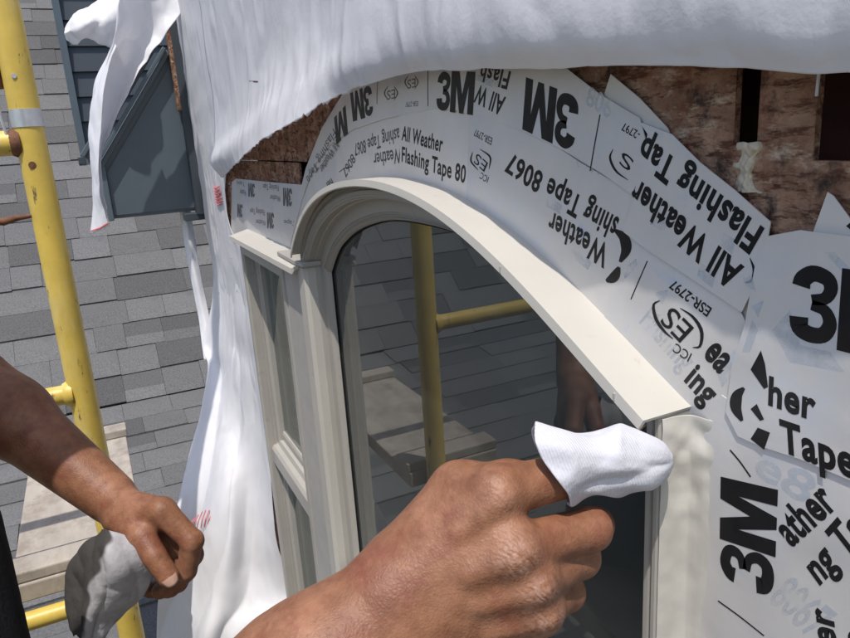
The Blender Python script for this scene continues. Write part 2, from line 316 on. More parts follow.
# ------------------------------------------------------------------ wall with sheathing
hw = empty('house_wall', (.5, -.1, -1.2)); tag(hw, 'house wall of brown sheathing boards exposed under torn white wrap', 'wall')
def board(x0, x1, z0, z1, y=-.0022, t=.0035): return MB().box((x0, y - t, z0), (x1, y, z1)).build('sheathing_board', M['osb'], hw, bevel=.0006)
bd = MB(); op = [(.56, .15), (.2225, .15), (.2220, -.0142), (.2100, -.0150), (.2095, .15), (.1845, .15), (.1842, -.0205), (.10, -.0212), (.10, -.062), (.2320, -.062), (.2320, -.030), (.56, -.030)]
bd.add([(x, -.0024, z) for x, z in op] + [(x, -.0060, z) for x, z in op], [tuple(range(12)), tuple(range(12, 24))[::-1]] + [(k, (k + 1) % 12, 12 + (k + 1) % 12, 12 + k) for k in range(12)]); bd.build('sheathing_board', M['osb'], hw)
board(.2225, .262, .1505, .40, -.0030); board(.5635, .86, -.026, .15, -.0028); board(.2645, .86, .153, .40); board(.12, .2095, .1505, .40, -.0030)
board(-1.2, .0995, -.062, -.0215, -.0028)
board(-1.2, .2325, -.62, -.0655, -.0030); board(-1.2, .2325, -1.25, -.6235, -.0030); board(-1.2, .12, -.0195, .40, -.0030)
board(.863, 1.2, -.0275, .40, -.0030); board(1.203, 1.725, -.028, .40, -.0026); board(.905, 1.725, -.0755, -.0290, -.0022); board(.905, 1.725, -.165, -.0768, -.0028)
board(1.268, 1.725, -.62, -.1675, -.0030); board(1.268, 1.725, -1.25, -.6225, -.0030); board(.24, 1.266, -1.25, -1.06, -.0030)
MB().box((-1.2, -.12, -1.7), (1.725, -.05, -1.26)).build('lower_wall', M['osb'], hw)
MB().box((.10, -.060, -.03), (.26, -.040, .40)).build('framing_stud', M['redwood'], hw)
MB().box((-1.2, -.12, .402), (1.725, -.003, 2.0)).build('upper_wall', M['osb'], hw)
MB().box((1.727, -.16, .08), (1.748, .030, .62)).build('corner_stud', M['osb'], hw, bevel=.002)
rm = MB()
rm.box((-1.2, -2.7, -1.3), (1.7, -2.6, 1.2)); rm.box((-1.3, -2.7, -1.3), (-1.2, -.13, 1.2)); rm.box((1.6, -2.7, -1.3), (1.7, -.13, 1.2)); rm.box((-1.2, -2.6, -1.35), (1.6, -.13, -1.25)); rm.box((-1.2, -2.6, 1.1), (1.6, -.13, 1.2))
rm.build('room_lining', M['roomm'], hw)

# ------------------------------------------------------------------ arched window
ARX = .236 + .625 * (.5 + .5 * np.cos(np.linspace(0, math.pi, 41)))      # one smooth eyebrow curve from the far to the near spring
ARC = [(x, float(np.polyval([-11.169326, -2.066972, .661249, -.832908, .044049, -.040107], x - .5485))) for x in ARX]
arc = catmull(ARC, 73)
def offset_path(P, r):
    P = np.array(P); out = []
    for i in range(len(P)):
        a = P[i] - P[i - 1] if i > 0 else P[1] - P[0]; b = P[i + 1] - P[i] if i < len(P) - 1 else a
        a = a / np.linalg.norm(a); b = b / np.linalg.norm(b)
        na = np.array([a[1], -a[0]]); nb = np.array([b[1], -b[0]])
        mid = na + nb; mid /= np.linalg.norm(mid); out.append(P[i] + mid * r / max(.5, mid @ na))
    return np.array(out)
def sweep(name, path, prof, m, parent, close_profile=False, smooth=False):
    # path in (X,Z) running so that the inside of the opening lies to its +r side
    rings = []
    for r, y in prof:
        q = offset_path(path, r); rings.append([(p[0], y, p[1]) for p in q])
    n = len(path); k = len(prof); V = [p for rg in rings for p in rg]; F = []
    for a in range(k if close_profile else k - 1):
        b = (a + 1) % k
        F += [(a * n + i, a * n + i + 1, b * n + i + 1, b * n + i) for i in range(n - 1)]
    if close_profile: F += [tuple(a * n for a in range(k)), tuple(a * n + n - 1 for a in range(k))[::-1]]
    me = mesh(name, V, F); bm = bmesh.new(); bm.from_mesh(me); bmesh.ops.recalc_face_normals(bm, faces=bm.faces); bm.to_mesh(me); bm.free()
    o = link(name, me, m, parent)
    return o
# direction: path goes from left (far) jamb up over the arch to the right (near) jamb; the inside is below the arch
inside_sign = -1
SILL = -.60
path = [(.861, SILL)] + [tuple(p) for p in arc] + [(.236, SILL)]
aw = empty('arched_window', (.55, 0, SILL)); tag(aw, 'cream vinyl window with eyebrow arch top, its dark glass mirroring the scaffold', 'window')
t_ = offset_path(path, .01)
if t_[40][1] > path[40][1]: path = path[::-1]
arcp = [p for p in path if p[1] > SILL + .01]
inl = [(.828, -.164), (.800, -.1395), (.772, -.122), (.718, -.101), (.657, -.087), (.606, -.0805)]
INN = inl + [(.5485, -.079)] + [(1.097 - x, z) for x, z in inl[::-1]]
innp = [(.828, SILL)] + [tuple(p) for p in catmull(INN, len(arc))] + [(.269, SILL)]
if abs(path[0][0] - innp[0][0]) > .2: innp = innp[::-1]
def blend(w): return [tuple(np.array(a) * (1 - w) + np.array(b) * w) for a, b in zip(path, innp)]
def sweepw(name, prof, m, parent):
    n = len(path); k = len(prof); V = []
    for w_, y in prof: V += [(p[0], y, p[1]) for p in blend(w_)]
    F = [(a * n + i, a * n + i + 1, ((a + 1) % k) * n + i + 1, ((a + 1) % k) * n + i) for a in range(k) for i in range(n - 1)] + [tuple(a * n for a in range(k)), tuple(a * n + n - 1 for a in range(k))[::-1]]
    me = mesh(name, V, F); bm = bmesh.new(); bm.from_mesh(me); bmesh.ops.recalc_face_normals(bm, faces=bm.faces); bm.to_mesh(me); bm.free(); return link(name, me, m, parent)
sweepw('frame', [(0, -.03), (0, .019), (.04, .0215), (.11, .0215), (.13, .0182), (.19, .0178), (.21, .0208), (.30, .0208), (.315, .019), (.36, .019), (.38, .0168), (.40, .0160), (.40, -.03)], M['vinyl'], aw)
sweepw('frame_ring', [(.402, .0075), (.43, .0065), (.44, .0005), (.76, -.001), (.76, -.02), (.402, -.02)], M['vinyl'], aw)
sweepw('sash', [(.762, -.020), (.762, -.0018), (.80, -.0012), (.845, -.0042), (.87, -.0042), (.90, -.0024), (.94, -.0048), (.975, -.0085), (.975, -.024)], M['vinyl'], aw)
sweepw('gasket', [(.977, -.0080), (.977, -.0105), (1.0, -.0105), (1.0, -.0080)], M['black'], aw)
for y in (-.0105, -.0225):
    q = blend(.985); n = len(q); MB().add([(p[0], y, p[1]) for p in q] + [(p[0], y - .003, p[1]) for p in q], [tuple(range(n)), tuple(range(n, 2 * n))[::-1]]).build('pane', M['glass'], aw)
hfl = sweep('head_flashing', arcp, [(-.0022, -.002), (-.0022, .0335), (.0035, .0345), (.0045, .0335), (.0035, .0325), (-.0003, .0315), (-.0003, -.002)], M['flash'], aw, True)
MB().box((.262, -.03, SILL - .03), (.835, .018, SILL + .012)).build('sill', M['vinyl'], aw, bevel=.003)
MB().box((.255, .018, SILL - .03), (.842, .034, SILL - .004)).build('sill_nose', M['vinyl'], aw, bevel=.003)
# joint nicks along the flashing lip
for f in (.30, .12, .83):
    p = arcp[int(f * (len(arcp) - 1))]
    MB().box((p[0] - .0007, .0318, p[1] - .0032), (p[0] + .0007, .0347, p[1] + .0006)).build('lip_joint', M['vinyld'], hfl)
# cover over the joint of the two windows
mc = empty('mullion_cover', (.90, .01, -1.0)); tag(mc, 'pale vertical mullion strip between arched window and narrow side window', 'trim')
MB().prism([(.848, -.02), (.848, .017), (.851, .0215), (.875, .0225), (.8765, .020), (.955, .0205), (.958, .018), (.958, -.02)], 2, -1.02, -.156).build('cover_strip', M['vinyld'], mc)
MB().prism([(.8475, .0), (.8475, .0175), (.8508, .0225), (.874, .0232), (.874, .0)], 2, -1.02, -.1575).build('lit_edge_strip', M['flash'], mc)  # sunlight on this edge is put into the paler flashing colour
MB().prism([(.842, -.0), (.842, .0255), (.875, .0275), (.965, .0255), (.965, 0)], 2, -.155, -.149).build('cap', M['vinyl'], mc, bevel=.0012)

# narrow side window
sd = empty('side_window', (1.1, 0, -1.03)); tag(sd, 'narrow cream double-hung window left of the arched window', 'window')
sp = [(.962, -1.03), (.962, -.172), (1.259, -.172), (1.259, -1.03)]
if offset_path(sp, .01)[1][1] > sp[1][1]: sp = sp[::-1]
sweep('frame', sp, [(0, -.03), (0, .018), (.003, .021), (.016, .021), (.018, .018), (.018, .008), (.022, .008), (.022, -.012), (.0, -.03)], M['vinyl'], sd, False)
sweep('sash', sp, [(.0222, -.004), (.0222, .002), (.030, .002), (.033, -.002), (.036, -.003), (.036, -.02), (.0222, -.02)], M['vinyl'], sd, True)
mrl = MB().prism([(-.02, -.598), (.012, -.598), (.014, -.594), (.014, -.566), (.010, -.560), (.003, -.556), (.0, -.548), (-.008, -.546), (-.02, -.546)], 0, .975, 1.246).build('meeting_rail', M['vinyl'], sd)
MB().prism([(-.02, -.545), (-.0055, -.545), (-.0055, -.535), (-.0075, -.530), (-.02, -.530)], 0, .985, 1.232).build('glazing_bead', M['vinyl'], mrl)
for z0, z1 in ((-.548, -.195), (-1.02, -.59)):
    for y in (-.0105, -.0225): MB().box((.985, y - .003, z0), (1.236, y, z1)).build('pane', M['glass'], sd)
MB().box((.963, -.03, -1.05), (1.258, .03, -1.02)).build('sill', M['vinyl'], sd, bevel=.003)
MB().prism([(-.001, -.149), (-.001, -.1535), (.030, -.1615), (.0325, -.1655), (.0345, -.1652), (.0335, -.158)], 0, .866, 1.272).build('head_flashing', M['flash'], sd)

# ------------------------------------------------------------------ printed flashing tape
_lay = [0]
def tape(label, pts, layer, m='tape', thick=.0003):
    y = .0004 + layer * .00045
    W = [AY(u, v, y) for u, v in pts]; n = len(W)
    c = sum(W) / n
    root = empty('flashing_tape', tuple(c)); tag(root, label, 'tape', 'printed flashing tape strips round the window')
    root['y'] = y + thick
    mb = MB(); mb.add([(p[0], y - .0002, p[2]) for p in W] + [(p[0], y + thick, p[2]) for p in W],
                      [tuple(range(n)), tuple(range(n, 2 * n))[::-1]] + [(i, n + i, n + (i + 1) % n, (i + 1) % n) for i in range(n)])
    me = mesh('film', mb.v, mb.f); bm = bmesh.new(); bm.from_mesh(me); bmesh.ops.recalc_face_normals(bm, faces=bm.faces); bm.to_mesh(me); bm.free()
    link('film', me, M[m], root)
    return root
_fc = {}
def glyphs(s, bold):
    k = (s, bold)
    if k in _fc: return _fc[k]
    fc = bpy.data.curves.new('t', 'FONT'); fc.body = s; fc.offset = bold; fc.resolution_u = 4; fc.space_character = 1.07 if bold > .02 else 1.0
    ob = bpy.data.objects.new('t', fc); COL.objects.link(ob); dg = bpy.context.evaluated_depsgraph_get()
    me = bpy.data.meshes.new_from_object(ob.evaluated_get(dg)); V = np.array([v.co[:2] for v in me.vertices]); F = [tuple(p.vertices) for p in me.polygons]
    bpy.data.objects.remove(ob); bpy.data.meshes.remove(me); _fc[k] = (V, F); return V, F
CAPH = glyphs('H', 0.0)[0][:, 1].max()
def logo():
    V, F = [], []
    def rib(P, wd):
        P = catmull([(*p, 0) for p in P], 26)[:, :2]; b0 = len(V)
        for i, p in enumerate(P):
            d = P[min(i + 1, 25)] - P[max(i - 1, 0)]; d = d / np.linalg.norm(d); f = i / 25.; h = .5 * (wd[0] + (wd[1] - wd[0]) * f)
            V.extend([tuple(p + np.array([-d[1], d[0]]) * h), tuple(p - np.array([-d[1], d[0]]) * h)])
        F.extend([(b0 + 2 * i, b0 + 2 * i + 1, b0 + 2 * i + 3, b0 + 2 * i + 2) for i in range(25)])
    rib([(.115, .70), (.14, .80), (.27, .885), (.44, .84), (.485, .72), (.42, .60), (.26, .555)], (.235, .13))
    rib([(.26, .49), (.43, .45), (.50, .30), (.43, .15), (.27, .115), (.13, .17), (.105, .31)], (.13, .25))
    b0 = len(V); x = .60
    V.extend([(x, 0), (x, 1), (x + .33, 1), (x + .475, .45), (x + .62, 1), (x + .95, 1), (x + .95, 0), (x + .72, 0), (x + .72, .66), (x + .56, 0), (x + .39, 0), (x + .23, .66), (x + .23, 0)])
    F.append(tuple(range(b0, b0 + 13)))
    V = np.array(V); V[:, 1] *= CAPH; return V, F
_fc['LOGO'] = logo(); _lv, _lf = _fc['LOGO']; _k = len(_lv) - 13; _fc['EM'] = (_lv[_k:], [tuple(range(13))])
def put(root, s, A, B, T, bold=.012, m='ink', lift=.00012, mid=None, name='printed_lettering'):
    y = root['y'] + lift; V, F = _fc['LOGO'] if s == '3M' else _fc['EM'] if s == 'M' else glyphs(s, bold)
    a, b, t = AY(*A, y), AY(*B, y), AY(*T, y)
    x0, x1 = V[:, 0].min(), V[:, 0].max(); X = (V[:, 0] - x0) / (x1 - x0); Y = V[:, 1] / CAPH
    if mid is None: base = a[None] + X[:, None] * (b - a)[None]; tv = (t - a)[None]
    else:
        c = AY(*mid, y); c = 2 * c - .5 * (a + b); base = ((1 - X) ** 2)[:, None] * a + (2 * X * (1 - X))[:, None] * c + (X ** 2)[:, None] * b
        d0 = b - a; ang0 = math.atan2(d0[2], d0[0]); tan = 2 * (1 - X)[:, None] * (c - a) + 2 * X[:, None] * (b - c); ang = np.arctan2(tan[:, 2], tan[:, 0]) - ang0
        t0 = t - a; tv = np.stack([t0[0] * np.cos(ang) - t0[2] * np.sin(ang), 0 * ang, t0[0] * np.sin(ang) + t0[2] * np.cos(ang)], 1)
    P = base + Y[:, None] * tv; P[:, 1] = y
    return link(name, mesh(name, P, F), M[m], root)
def poly(root, pts, m='ink', lift=.00012, name='printed_mark'):
    y = root['y'] + lift; return link(name, mesh(name, [AY(u, v, y) for u, v in pts], [tuple(range(len(pts)))]), M[m], root)
def stroke(root, pts, wd, m='ink', lift=.00012, name='printed_line'):
    P = catmull([(*p, 0) for p in pts], 14)[:, :2]; y = root['y'] + lift; V = []
    ws = wd if isinstance(wd, (list, tuple)) else (wd, wd)
    for i, p in enumerate(P):
        d = P[min(i + 1, 13)] - P[max(i - 1, 0)]; d /= np.linalg.norm(d); q = np.array([-d[1], d[0]]); f = i / 13.
        hw_ = .5 * (ws[0] + (ws[1] - ws[0]) * math.sin(math.pi * f)) if len(ws) == 2 else .5 * ws[0]
        V += [AY(*(p + q * hw_), y), AY(*(p - q * hw_), y)]
    return link(name, mesh(name, V, [(2 * i, 2 * i + 1, 2 * i + 3, 2 * i + 2) for i in range(13)]), M[m], root)
def add(p, d): return (p[0] + d[0], p[1] + d[1])

# inner ring against the arch, drawn at the flashing and running up the wall
t0 = tape('wide blank membrane glimpsed between the printed tape strips', [(298, 268), (302, 232), (328, 196), (372, 186), (408, 190), (465, 214), (525, 258), (596, 326), (650, 380), (688, 432), (700, 470), (760, 470), (800, 440), (800, 250), (756, 232), (690, 176), (640, 140), (560, 110), (500, 100), (420, 92), (350, 118), (310, 165)], 0, 'tapei')
t1 = tape('tape strip curving tightly over the far shoulder of the arch, small upside-down print', [(287, 262), (300, 265), (297, 250), (301, 230), (310, 211), (324, 196), (340, 187), (356, 184), (372, 184), (390, 185), (408, 190), (412, 148), (408, 104), (384, 117), (352, 127), (330, 141), (312, 165), (300, 200), (290, 240)], 1, 'tapei')
put(t1, 'Flashing Tape 8067', (404, 126), (354, 144), (405, 140), m='inkg')
put(t1, 'All Weather', (415, 145), (373, 154), (416, 160), m='inkg')
put(t1, '8067', (352, 153), (342, 171), (356, 160), m='inkg')
put(t1, 'her', (331, 178), (325, 184), (334, 184), m='ink')
stroke(t1, [(339, 172), (345, 168), (351, 167)], .8, 'inkg')
t2 = tape('tape patch at the crown of the arch reading upright in two lines', [(403, 188), (402, 183), (400, 150), (399, 106), (428, 102), (458, 105), (474, 109), (472, 150), (468, 215), (440, 200)], 2, 'tapei')
put(t2, 'All Weather', (401.5, 139.5), (442, 151.7), (402.5, 125.8), .022)
put(t2, 'Flashing Tape 80', (401.5, 161), (465, 183), (402, 146.7), .022)
t3 = tape('long inner tape strip right of the crown with large upside-down print', [(466, 214), (467, 180), (470, 108), (500, 114), (540, 134), (580, 162), (622, 186), (660, 215), (662, 262), (640, 300), (630, 330), (625, 340), (600, 322), (560, 280), (520, 247)], 3, 'tape')
put(t3, 'ESR-2797', (492.5, 138), (475, 128.5), (491, 145), .004)
put(t3, 'ES', (488, 163), (477, 153), (484, 172), .0)
stroke(t3, [(472.5, 152), (471, 161), (478, 170)], (.5, 1.6)); stroke(t3, [(480, 149), (490, 157), (489, 169)], (.5, 1.8))
put(t3, 'ICC', (489, 177), (481, 172), (487, 183), .0)
put(t3, 'shing Tape 8067', (619.5, 219), (509.4, 152), (611, 240), .026, mid=(566.5, 188))
put(t3, 'Weather', (609.5, 246), (550.7, 211.6), (604, 268), .026)
stroke(t3, [(615, 230), (624, 238), (626, 250), (620, 262)], (3, 11)); stroke(t3, [(606, 281), (614, 277), (619, 267)], (3, 10))
put(t3, '7908', (600, 175), (576, 165), (603, 150), .02, 'ghost', .00008)
for q in ([(548, 196), (562, 205), (560, 214), (546, 206)], [(572, 248), (592, 262), (588, 270), (570, 256)], [(622, 270), (636, 258), (640, 280), (628, 290)]): poly(t3, q, 'ghost', .00008, 'show_through_mark')
t4 = tape('tape piece with the round emblem beside the near end of the arch', [(640, 262), (645, 245), (700, 280), (740, 310), (750, 330), (745, 380), (740, 410), (730, 445), (694, 430), (655, 374), (616, 331), (605, 316), (612, 295)], 4, 'tape')
stroke(t4, [(647.3, 261), (639, 280), (630.8, 299.4)], 1.1)
put(t4, 'ESR-2797', (712, 308.5), (673, 279), (707, 317), .016)
put(t4, 'ES', (694, 328), (672, 306), (680, 343), .006)
stroke(t4, [(660, 300.5), (653.5, 305), (656, 319), (664, 331), (673, 339)], (.6, 3.4)); stroke(t4, [(680, 308), (693, 317), (701.5, 331), (700, 346), (692.5, 347.5)], (.6, 3.6))
put(t4, 'ICC', (692, 354), (676, 343), (688, 362), .004)
put(t4, 'ing', (684, 380), (706, 406), (698, 363), .034)
put(t4, 'ea', (703, 354), (720, 374), (721, 334), .034)
put(t4, 'Flashing', (639, 322), (683, 372), (652, 306), .02, 'ghost', .00008)
poly(t4, [(655, 292), (668, 290), (663, 304), (652, 300)], 'ghost', .00008, 'show_through_mark'); poly(t4, [(717, 372), (734, 350), (740, 362), (722, 388)], 'ghost', .00008, 'show_through_mark')
# outer ring
t5 = tape('tape strip bending down the far side of the arch with slanted lettering', [(290, 246), (297, 205), (306, 168), (322, 128), (342, 95), (375, 70), (425, 58), (438, 62), (437, 108), (410, 113), (384, 119), (354, 129), (332, 143), (314, 166), (302, 200)], 3, 'tape')
put(t5, '3M', (371, 84), (350, 93), (374, 115), .05); put(t5, 'M', (345.5, 105), (334, 117.5), (348, 133), .04)
put(t5, 'Flashing Tape', (333, 128), (306, 178), (337, 135), .0, 'inkg'); put(t5, 'All Weather', (336, 139), (319, 168), (340, 145), .0, 'inkg')
for cx, cy in ((391, 93), (411.5, 82)):
    stroke(t5, [(cx - 3, cy - 7), (cx - 6.5, cy), (cx - 3, cy + 7)], (.4, 1.3), 'inkg'); stroke(t5, [(cx + 3, cy - 7), (cx + 6.5, cy), (cx + 3, cy + 7)], (.4, 1.3), 'inkg'); put(t5, 'ES', (cx + 4, cy - 4), (cx - 4, cy - 2), (cx + 4, cy + 5), .0, 'inkg')
put(t5, 'ESR-2797', (418, 101), (405.5, 102), (418, 106), .0, 'inkg')
stroke(t5, [(427.8, 70), (427.8, 90), (428, 106)], .8, 'inkg')
stroke(t5, [(378, 78), (377, 92), (377, 104)], .6, 'inkg')
t6 = tape('tape patch under the wrap edge with an upright black logo', [(434, 60), (434, 108), (456, 110), (478, 116), (520, 129), (523, 100), (524, 60)], 4, 'tape')
put(t6, '3M', (436, 110), (472.8, 115), (437.6, 70.5), .055)
put(t6, 'All W', (506, 98), (477.6, 84.5), (501, 115.5), .026); put(t6, 'Flash', (511, 72), (482, 64), (507, 89), .026)
poly(t6, [(477, 74), (500, 82), (498, 90), (476, 80)], 'ghost', .00008, 'show_through_mark')
t7 = tape('tape strip above the crown carrying a large upside-down black logo', [(515, 127), (519, 60), (556, 60), (600, 94), (640, 118), (646, 140), (640, 178), (632, 194), (600, 172), (560, 148)], 5, 'tape')
put(t7, '3M', (580, 97), (526, 77), (574, 154), .055)
stroke(t7, [(600, 114.5), (595, 142), (590, 171)], 1.1)
put(t7, '-2797', (640.5, 132), (623, 122), (638.5, 140), .006)
stroke(t7, [(613, 149), (610, 158), (616, 171), (628, 180)], (.5, 2.4)); put(t7, 'S', (634, 160), (623, 151), (629, 172), .0)
put(t7, '8067', (585, 104), (619, 124), (589, 86), .02, 'ghost', .00008)
t7b = tape('blank triangular tape corner stuck to the wood above the large logo', [(604, 96), (611, 74), (640, 98), (668, 128), (672, 140), (640, 122)], 1, 'tapei')
t8 = tape('broad tape strip slanting across the wood with bold upside-down lettering', [(634, 196), (648, 134), (640, 122), (672, 134), (700, 162), (735, 190), (771, 222), (768, 240), (757, 262), (752, 292), (742, 312), (700, 284), (645, 248), (624, 232)], 6, 'tape')
put(t8, 'Flashing Tap', (764, 229.5), (645, 136), (750, 254), .034); put(t8, 'All Weather', (744, 268), (637, 179), (731, 291), .034)
stroke(t8, [(750, 258), (754, 270), (752, 280), (745, 283)], (.8, 3.4))
for q in ([(700, 262), (716, 274), (712, 288), (697, 276)], [(724, 232), (736, 240), (732, 254), (720, 244)], [(652, 212), (668, 222), (664, 232), (650, 224)]): poly(t8, q, 'ghost', .00008, 'show_through_mark')
# big sheets at the near side
t10 = tape('wide tape sheet in the near corner with a logo running up the wall', [(700, 425), (722, 395), (742, 410), (800, 440), (880, 480), (960, 520), (960, 760), (880, 760), (700, 760), (700, 600), (698, 500)], 5, 'tape')
put(t10, '3M', (774, 600), (778, 490), (719, 578), .055)
put(t10, 'ather', (791, 547), (838, 505), (771, 522), .034); put(t10, 'ng Ta', (819, 585), (869, 533), (801, 560), .034)
put(t10, 'er', (836, 648), (832, 612), (812, 640), .034); put(t10, '8067', (866, 655), (905, 600), (846, 640), .034)
stroke(t10, [(718, 601), (740, 617), (764, 636)], 1.3); stroke(t10, [(730, 450), (740, 462), (750.5, 477)], 1.5)
put(t10, 'e8', (752, 472), (806, 505), (764, 448), .02, 'ghost', .00008)
put(t10, '8067', (768, 600), (812, 640), (790, 575), .02, 'ghost', .00008)
t9 = tape('large tape sheet right of the slanting strip with an upright cut-off logo', [(756, 262), (768, 236), (800, 230), (850, 236), (930, 246), (1040, 270), (1040, 560), (900, 500), (850, 480), (800, 459), (760, 446), (738, 436), (726, 412), (732, 366), (745, 325)], 7, 'tape')
put(t9, '3M', (788, 338), (925, 372), (792, 261), .055)
put(t9, 'her', (768, 404), (815, 420.5), (769, 377), .034); put(t9, 'Tape 80', (781, 450), (914, 501), (779, 420), .034)
for q in ([(760.8, 350.5), (765, 364), (768, 387), (764, 389), (750.5, 369.5)], [(756.7, 404), (764, 419.5), (760, 421), (750.5, 409)], [(757.7, 427.6), (770, 432.7), (764, 450), (750.5, 439)]): poly(t9, q)
stroke(t9, [(744, 388), (737, 396), (736, 408), (742, 421)], (3, 12))
for q in ([(772, 330), (790, 310), (800, 345), (830, 352), (845, 372), (790, 362)], [(824, 252), (834, 252), (850, 268), (846, 276)], [(742, 352), (752, 320), (758, 330), (750, 352)], [(764, 300), (758, 318), (752, 306)], [(742, 268), (752, 276), (756, 292), (744, 284)]): poly(t9, q, 'ghost', .00008, 'show_through_mark')
t11 = tape('small triangular tape scrap on the wood at the right edge', [(812, 236), (828, 192), (834, 196), (853, 222), (862, 240)], 2, 'tapei')
poly(t11, [(846, 226), (852, 221), (860, 232), (858, 236)])
t12 = tape('short horizontal tape strip over the narrow side window with small repeated logos', [(231, 238), (232, 182), (236, 178.5), (270, 182), (306, 185), (302, 205), (294, 258), (276, 252), (240, 234)], 1.5, 'tape')
for (a, b, c, d) in ((150, 125, 185, 200), (335, 150, 383, 250), (92, 235, 120, 308), (250, 280, 287, 368)):
    s_ = 1 / 5.317; put(t12, '3M', (220 + c * s_, 160 + b * s_), (220 + a * s_, 160 + (b - 3) * s_), (220 + c * s_, 160 + d * s_), .045, 'inkg')
for (a, b, c, d, tx) in ((228, 128, 312, 165, 'Flashing Tape'), (265, 185, 322, 222, 'Weather'), (105, 155, 140, 192, 'Weather'), (160, 258, 238, 295, 'Flashing Tape'), (190, 315, 243, 350, 'Weather'), (340, 318, 402, 350, 'Tape'), (90, 112, 132, 140, 'Tape')):
    put(t12, tx, (220 + c * s_, 160 + (b + 6) * s_), (220 + a * s_, 160 + b * s_), (220 + c * s_, 160 + d * s_), .0, 'inkg')
# sealant smeared over the near jamb corner
rows = []
for k, z in enumerate((-.1425, -.149, -.158, -.170, -.19, -.22, -.26, -.34, -.5)):
    wv = .0012 * math.sin(k * 2.3)
    rows.append([(.2356, .0208, z), (.2347, .0168, z), (.2338, .0095, z), (.2318, .0056, z), (.2280 + wv, .0042, z), (.2235 + wv, .0033, z), (.2165 + 1.6 * wv, .0014, z)])
sm = sheet('sealant_smear', rows, 90, 220, M['sealant'], None, .0, 70, .0006, 0, .0016, 105, seed=3, ampf=lambda q: .16 + .84 * min(1, max(0, (q.z + .205) / .035)) * min(1, max(0, (q.x - .2185) / .006)))
tag(sm, 'lumpy cream sealant smeared down the wall beside the near window jamb', 'sealant')
rq = random.Random(5); rows = []
for k in range(9):
    a_, b_ = 735 + rq.uniform(-1, 5), 752 + rq.uniform(0, 12); v_ = 142 + k * 6.2
    rows.append([AY(a_, v_ + rq.uniform(-2, 2), -.0030), AY(a_ + 3, v_, -.0012), AY(.5 * (a_ + b_), v_ + 1, -.0002), AY(b_ - 3, v_, -.0012), AY(b_, v_ + rq.uniform(-2, 2), -.003)])
sf = sheet('foam_drip', rows, 40, 60, M['foam'], None, .0009, 170, .0008, 0, .0009, 420, seed=4); tag(sf, 'pale dried foam drip on the wood below the dark slot', 'foam')

# ------------------------------------------------------------------ torn house wrap
rows = []
cols = [(222, 178, .012), (240, 160, .030), (262, 140, .040), (300, 118, .036), (340, 95, .026), (400, 75, .024), (450, 70, .025), (540, 68, .025), (640, 66, .025), (740, 69, .025), (860, 73, .025)]
prof_l = [(.62, .012), (.30, .010), (.14, .010), (.07, .016), (.03, .028)]
prof_r = [(.62, .008), (.30, .014), (.11, .024), (.045, .031), (.014, .031)]
for k in range(6):
    row = []
    for j, (u, v, y) in enumerate(cols):
        b = AY(u, v, y); f = min(1, max(0, (u - 285) / 110)); f = f * f * (3 - 2 * f)
        if k < 5:
            zl, yl = prof_l[k]; zr, yr = prof_r[k]
            dz = zl * (1 - f) + zr * f; yy = (yl * (1 - f) + yr * f) * (1.15 if j in (2, 7) else 1)
            row.append((b[0], yy if f > 0 else yy, b[2] + dz))
        else: row.append(tuple(b))
    e = row[-1]; row += [(.08, e[1], e[2]), (-.35, e[1], e[2]), (-1.0, e[1], e[2])]
    rows.append(row)
wt = sheet('house_wrap', rows, 300, 110, M['wrap'], None, .0011, 21, .0007, .004, .0005, 110, (1, 1, .45), 5, .6)
tag(wt, 'large white wrap sheet folded up over the tape, ragged lower edge', 'house wrap', 'torn house wrap')
rows = []
for z, xl in ((1.2, .6), (.6, .7), (.30, .85), (.12, .95), (.03, 1.12), (-.02, 1.28), (-.05, 1.385), (-.12, 1.43), (-.172, 1.40), (-.19, 1.285), (-.25, 1.275), (-.4, 1.275), (-.6, 1.275)):
    rows.append([(xl, .0035, z), (xl + (1.722 - xl) * .35, .0045, z), (xl + (1.722 - xl) * .7, .005, z), (1.722, .005, z), (1.728, -.01, z)])
wf = sheet('house_wrap', rows, 60, 200, M['wrap'], None, .0012, 26, .0006, 0, .0004, 150, (1, 1, .5), 2)
tag(wf, 'flat white wrap stapled to the wall left of the side window', 'house wrap', 'torn house wrap')
for k, (dx, dz) in enumerate(((0, 0), (.0035, -.006), (-.002, -.012), (.006, -.017), (.001, -.023), (-.004, -.028), (.004, -.034))):
    p = AY(237, 190, .0068); z0 = p[2] + dz
    MB().tube([(1.46 + dx * 2, .0072, z0), (1.50 + dx, .0076, z0 - .006), (1.53, .0076, z0 - .002)], .0012, 6).build('printed_scrawl', M['redink'], wf)
